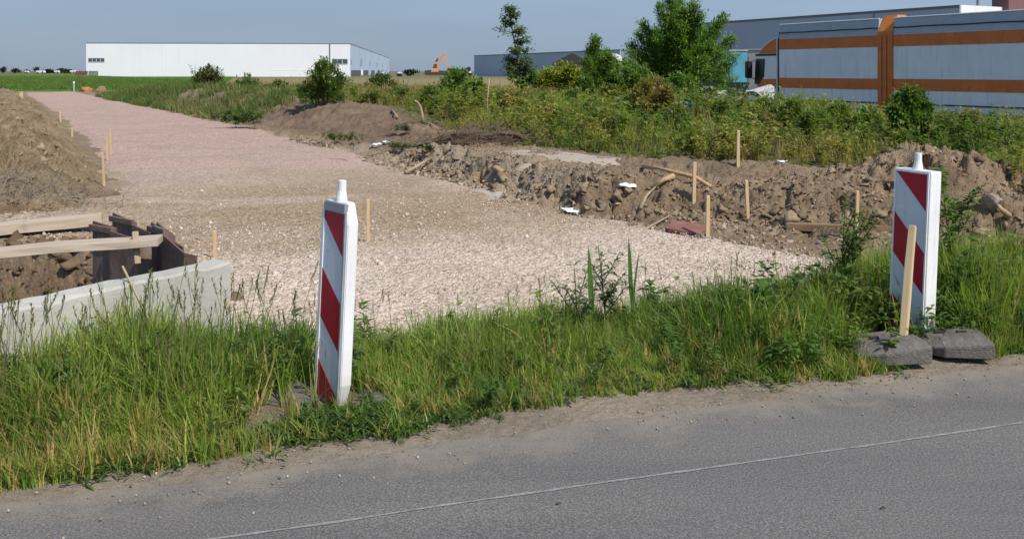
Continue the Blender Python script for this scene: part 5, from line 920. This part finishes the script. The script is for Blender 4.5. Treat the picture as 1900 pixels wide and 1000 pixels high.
MB().box(0, 14, -0.8, 1.5, 0, 15.5).build('wall', cladding('maroon_cladding', (0.20, 0.095, 0.09), 0.7), bl); MB().box(-0.1, 14.1, -0.9, 1.6, 15.5, 15.8).build('roof_edge', TRIM, bl)
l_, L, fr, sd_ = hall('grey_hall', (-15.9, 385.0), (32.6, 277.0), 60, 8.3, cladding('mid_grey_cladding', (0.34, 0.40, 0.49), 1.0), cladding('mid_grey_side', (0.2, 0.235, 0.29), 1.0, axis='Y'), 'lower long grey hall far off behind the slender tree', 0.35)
# small house with a dark gable, white tank, cabins, car, drum
def house(loc, w, d, h, rh, m, label):
    r_ = empty('house', loc); tag(r_, label, 'house'); MB().box(-w / 2, w / 2, 0, d, -0.5, h).build('wall', m, r_); MB().prism([(-w / 2 - 0.3, -0.3, h + 0.002), (w / 2 + 0.3, -0.3, h + 0.002), (0, -0.3, h + rh)], (0, d + 0.6, 0)).build('roof', m_paint('dark_roof', (0.03, 0.035, 0.035), 0.8), r_); MB().box(-0.6, 0.6, -0.04, -0.002, 0.9, 2.0).build('window', WGLASS, r_); return r_
house(tuple(Pd(1062, 134, 210)), 8.5, 8, 2.0, 2.3, m_paint('house_wall', (0.07, 0.075, 0.07)), 'small house with a dark gable roof peeping over the yellow-green hop mound')
X = (1138 - 950) / F * 95; r_ = empty('tank', (X, 95, gz(X, 95))); tag(r_, 'white storage tank showing between the medium willow and the largest tree', 'tank'); MB().tube([(0, 0, 0), (0, 0, 3.6)], 0.95, 20).build('shell', m_paint('tank_white', (0.7, 0.7, 0.7)), r_); MB().tube([(0, 0, 3.6), (0, 0, 3.95)], [0.97, 0.3], 20).build('lid', m_paint('tank_lid', (0.62, 0.62, 0.62)), r_)
def cabin(u, Y, w, d, top, m, label, cat, rz):
    X = (u - 950) / F * Y; g = gz(X, Y); r_ = empty('cargo_cabin', (X, Y, g), (0, 0, rz)); tag(r_, label, cat); h = top - g; MB().box(-w / 2, w / 2, 0, d, 0.12, h).build('shell', m, r_, 0.03); MB().box(-w / 2 - 0.03, w / 2 + 0.03, -0.05, d + 0.05, h, h + 0.10).build('roof', GREYP, r_)
    MB().box(-w * 0.34, w * 0.34, -0.03, -0.002, 0.3, h - 0.35).build('door', m, r_, 0.008); MB().box(-w / 2, w / 2, 0.05, d - 0.05, 0, 0.118).build('skid', BLACK, r_); return r_
cabin(1370, 56, 1.15, 1.4, 2.85, m_paint('cyan_panel', (0.07, 0.27, 0.37), 0.5, 0.25, 2, dirt=(0.15, 0.33, 0.40)), 'tall cyan cabin between the largest tree and the truck cab', 'cabin', R(8)); cabin(1401, 58, 1.2, 2.0, 2.95, m_paint('beige_panel', (0.33, 0.32, 0.31), 0.6, 0.12, 2), 'grey-beige cabin right behind the truck mirror', 'cabin', R(-28))
X, Y = (1322 - 950) / F * 30, 30; g = gz(X, Y); r_ = empty('car', (X, Y, g), (0, 0, R(168))); tag(r_, 'white car mostly hidden by weeds below the largest tree', 'car'); CW = m_paint('car_white', (0.68, 0.68, 0.66), 0.35, 0.06, 2)
hc = 1.62 - g - 0.62; MB().prism([(-1.9, -0.8, 0.3), (1.9, -0.8, 0.3), (1.95, -0.8, 0.62), (1.1, -0.8, 0.82), (0.45, -0.8, hc), (-1.2, -0.8, hc), (-1.9, -0.8, 0.85)], (0, 1.6, 0)).build('body', CW, r_, 0.06)
for s in (-0.812, 0.812): MB().prism([(0.62, s, 0.90), (0.36, s, hc - 0.14), (-0.15, s, hc - 0.14), (-0.15, s, 0.90)], (0, 0.01 * (1 if s > 0 else -1), 0)).build('window', GLASS, r_); MB().prism([(-0.45, s, 0.90), (-0.45, s, hc - 0.14), (-0.95, s, hc - 0.14), (-1.15, s, 0.90)], (0, 0.01 * (1 if s > 0 else -1), 0)).build('window', GLASS, r_)
for sx in (-1.2, 1.2):
    for sy in (-0.75, 0.75): w_ = MB().tube([(sx, sy - 0.1, 0.32), (sx, sy + 0.1, 0.32)], 0.32, 18).build('wheel', TYRE, r_); MB().tube([(sx, sy - 0.112, 0.32), (sx, sy + 0.112, 0.32)], 0.19, 12).build('rim', STEELG, w_)
q = hit(1270, 205); q = Vector(((1271 - 950) / F * 21.5, 21.5, 0)); q.z = gz(q.x, q.y); r_ = empty('drum', q); tag(r_, 'blue plastic drum in the weeds beside the white car', 'drum'); hd = Pd(0, 187, 21.5).z - q.z; MB().tube([(0, 0, 0), (0, 0, hd * 0.33), (0, 0, hd * 0.36), (0, 0, hd * 0.64), (0, 0, hd * 0.67), (0, 0, hd)], [0.17, 0.18, 0.165, 0.165, 0.18, 0.17], 18).build('shell', m_paint('blue_plastic', (0.03, 0.10, 0.36), 0.4), r_); MB().tube([(0, 0, hd), (0, 0, hd + 0.03)], 0.185, 18).build('lid', m_paint('dark_lid', (0.05, 0.06, 0.08)), r_)

# ------------------------------------------------------------------ excavator and the small things on the horizon
EY = 130.0; px = EY / F; E0 = Vector(((810 - 950) * px, EY, 0)); r_ = empty('excavator', E0); tag(r_, 'orange excavator with its boom raised, working beyond the weeds', 'excavator'); EO = m_paint('excavator_hazed_orange', (0.60, 0.29, 0.13), 0.6, 0.15, 1); ED_ = m_paint('excavator_dark', (0.05, 0.045, 0.045), 0.7)  # orange paled so the colour carries the distance haze
e = lambda u, v, dy=0: Pd(u, v, EY) - E0 + Vector((0, dy, 0))
for dy in (-1.1, 1.1): MB().loft([[e(u, v, dy + s) for u, v in ((792, 140), (788, 137), (791, 134.8), (828, 134.8), (831, 137), (828, 140))] for s in (-0.3, 0.3)]).build('track', ED_, r_)
MB().loft([[e(u, v, s) for u, v in ((790, 134.6), (789, 131.5), (800, 130.5), (806, 131), (828, 132), (828, 134.6))] for s in (-1.1, 1.1)]).build('upper_body', ED_, r_); cb_ = MB().loft([[e(u, v, s) for u, v in ((801, 134), (803, 126), (806, 118), (814, 117), (815, 134))] for s in (-1.2, -0.2)]).build('cab', EO, r_); MB().loft([[e(u, v, s) for u, v in ((804, 127), (806.5, 119.5), (812, 119.5), (812.5, 127))] for s in (-1.22, -1.201)]).build('window', WGLASS, cb_)
bm_ = MB().loft([[e(u, v, s) for u, v in ((808, 130), (811, 112), (817, 104), (823, 98.5), (825, 101), (819, 107), (815, 114), (815, 130))] for s in (0.0, 0.4)]).build('boom', EO, r_); MB().tube([e(809.5, 116, 0.2), e(814, 109.5, 0.2)], 0.22, 8).build('hydraulic_ram', ED_, bm_)
MB().loft([[e(u, v, s) for u, v in ((822.5, 99), (825.5, 98), (829, 110), (834, 127), (831.5, 128), (826, 113))] for s in (0.05, 0.35)]).build('stick', EO, r_); MB().loft([[e(u, v, s) for u, v in ((831, 127), (834.5, 126.5), (836.5, 132), (832, 134.5), (828.5, 132))] for s in (-0.3, 0.7)]).build('bucket', ED_, r_)
def far_tree(u, vt, Y, w, label, seed, ti=(0.030, 0.052, 0.026)):
    X = (u - 950) / F * Y; r = np.random.default_rng(seed); tp = CAMZ - (vt - HZ) / F * Y; r_ = empty('distant_tree', (X, Y, 0)); tag(r_, label, 'tree', 'trees along the horizon'); wd = w * Y / F; MB().tube([(0, 0, 0), (0, 0, tp * 0.5)], [wd * 0.05, wd * 0.03], 6).build('trunk', BARK, r_)
    V, Fa, Cc = [], [], []; lobes = [(r.normal(0, wd * 0.22), r.normal(0, wd * 0.2), tp * r.uniform(0.4, 0.78), wd * r.uniform(0.2, 0.34)) for _ in range(6)]
    for _ in range(420):
        a, b, c, q = lobes[r.integers(0, 6)]; d = r.normal(size=3); d /= np.linalg.norm(d); p = np.array([a, b, c]) + d * q * r.uniform(0.5, 1.05) * np.array([1, 1, min(1.0, tp * 0.3 / q)]); add_leaf(V, Fa, Cc, np.maximum(p, [-99, -99, 0.1]), r.normal(size=3), wd * 0.16, wd * 0.1, r.uniform(0.7, 1.2))
    np_mesh('crown', np.array(V), np.array(Fa), LEAF, np.array(Cc) * np.array(ti), r_)
far_tree(5, 124, 520, 15, 'round dark horizon tree at the left picture edge', 1); far_tree(27, 128, 560, 17, 'low wide horizon tree second from the left edge', 2); far_tree(67, 124.5, 540, 14, 'tallest round horizon tree left of the white hall', 3); far_tree(52, 130.5, 600, 12, 'small horizon tree left of the tallest round one', 4); far_tree(92, 131, 600, 26, 'long low horizon hedge tree between the white vans', 5); far_tree(118, 128.5, 580, 24, 'pale-topped horizon tree near the white hall corner', 6, (0.045, 0.06, 0.028)); far_tree(871, 120, 300, 10, 'dark tree touching the left end of the lower grey hall', 7); far_tree(858, 128, 280, 18, 'low dark tree between the excavator and the lower grey hall', 8); far_tree(762, 131, 300, 28, 'low dark trees right of the white hall side', 9); far_tree(838, 126, 300, 12, 'small dark tree right of the excavator stick', 10)
def van(u, Y, w, vt, label):
    X = (u - 950) / F * Y; r_ = empty('van', (X, Y, 0.4)); tag(r_, label, 'van', 'white vans parked on the horizon'); L_ = w * Y / F; h = CAMZ - (vt - HZ) / F * Y - 0.4; MB().prism([(-L_ / 2, 0, 0.35), (L_ / 2, 0, 0.35), (L_ / 2, 0, h * 0.55), (L_ * 0.36, 0, h), (-L_ / 2, 0, h)], (0, 2, 0)).build('body', m_paint('van_white', (0.7, 0.7, 0.7)), r_, 0.08)
    MB().prism([(L_ * 0.25, -0.03, h * 0.58), (L_ * 0.45, -0.03, h * 0.58), (L_ * 0.34, -0.03, h * 0.88), (L_ * 0.25, -0.03, h * 0.88)], (0, 0.02, 0)).build('window', WGLASS, r_)
    for s in (-0.3, 0.3): MB().tube([(L_ * s, -0.02, 0.35), (L_ * s, 0.25, 0.35)], 0.38, 10).build('wheel', TYRE, r_)
van(48, 460, 6, 132.0, 'small white van below the horizon trees, second white spot from the left'); van(74, 430, 15, 131.5, 'longest white van left of the white hall'); van(104, 460, 8, 131.6, 'white van midway between the longest van and the hall'); van(134, 440, 9, 131.2, 'white van nearest the white hall corner'); van(741, 200, 7, 134.0, 'white vehicle in the dry grass right of the hall side'); van(872, 240, 6, 133.0, 'white vehicle in front of the lower grey hall corner'); van(704, 220, 14, 135.0, 'cream vehicle below the white hall side windows')
X = (150 - 950) / F * 325; r_ = empty('brick_stack', (X, 325, 0.2)); tag(r_, 'reddish brown stack beside the white hall left corner', 'stack'); mb = MB()
for i in range(6): mb.box(-2.1 + i * 0.7, -2.1 + i * 0.7 + 0.62, 0, 1.0, 0, 1.25 + 0.1 * (i % 3))
mb.build('bricks', m_paint('brick_red', (0.19, 0.085, 0.07), 0.8, 0.3), r_, 0.02)
r_ = empty('guard_rail', tuple(Pd(503, 139, 205))); tag(r_, 'thin white rail in front of the white hall', 'railing'); w_ = 72 / F * 205
MB().tube([(0, 0, 1.0), (w_, 0, 1.0)], 0.07, 6).build('rail', WHITE, r_)
for i in range(5): MB().tube([(w_ * i / 4, 0, -0.5), (w_ * i / 4, 0, 0.93)], 0.06, 6).build('post', WHITE, r_)
# dark seed-headed stalks standing clear of the weeds at the far bend
for i, (u, v, vb, lab) in enumerate([(362, 120, 150, 'dark knobbly weed stalk tallest against the white hall'), (402, 124, 150, 'dark knobbly weed stalk right of the tallest one against the white hall')]):
    Y = 44.0; X = (u - 950) / F * Y; g = gz(X, Y); root = empty('dock_plant', (X, Y, g)); tag(root, lab, 'plant'); V, Fa, Cc = weed_proto(np.random.default_rng(700 + i), CAMZ - (v - HZ) / F * Y - g, 60, 0.13, 0.06, 5, (0.9, 0.9, 0.8), 0.02); np_mesh('foliage', V, Fa, LEAF, Cc * np.array([0.055, 0.06, 0.03]), root)

for i, (u, v, lab) in enumerate([(1030, 938, 'small dark leaf on the asphalt below the pale seam line, middle of the road'), (1632, 945, 'small dark leaf on the asphalt at lower right'), (520, 868, 'tiny dark twig on the dusty asphalt edge at left')]):
    X, Y = P(u, v, 0.0); V, Fa, Cc = [], [], []; add_leaf(V, Fa, Cc, np.array([0, 0, 0.004]), (1.0, 0.25 - 0.3 * i, 0.05), 0.028, 0.012, 1.0, 0.4); o = np_mesh('fallen_leaf', np.array(V), np.array(Fa), m_paint('dry_leaf', (0.06, 0.045, 0.03), 0.9)); o.location = (X, Y, 0.003); tag(o, lab, 'leaf')

# grit swept to the edge of the asphalt
al = rng.uniform(-1.2, 8.2, 1500); sg = rng.normal(-0.02, 0.17, 1500); k = (sg > -0.9) & (sg < 0.3); al, sg = al[k], sg[k]; x = EA[0] + ED[0] * al + EM[0] * sg; y = EA[1] + ED[1] * al + EM[1] * sg; sz = 0.0022 + 0.008 * rng.random(len(x)) ** 4
V, Fa, Cc = scatter(STONES, np.c_[x, y, np.maximum(0.002, ground_z(x, y)) + sz * 0.3], sz, rng.uniform(0, 6.28, len(x)), np.array([0.33, 0.285, 0.225]) * rng.uniform(0.5, 1.25, (len(x), 1)), seed=21)
tag(np_mesh('road_grit', V, Fa, STONEM, Cc), kind='stuff')
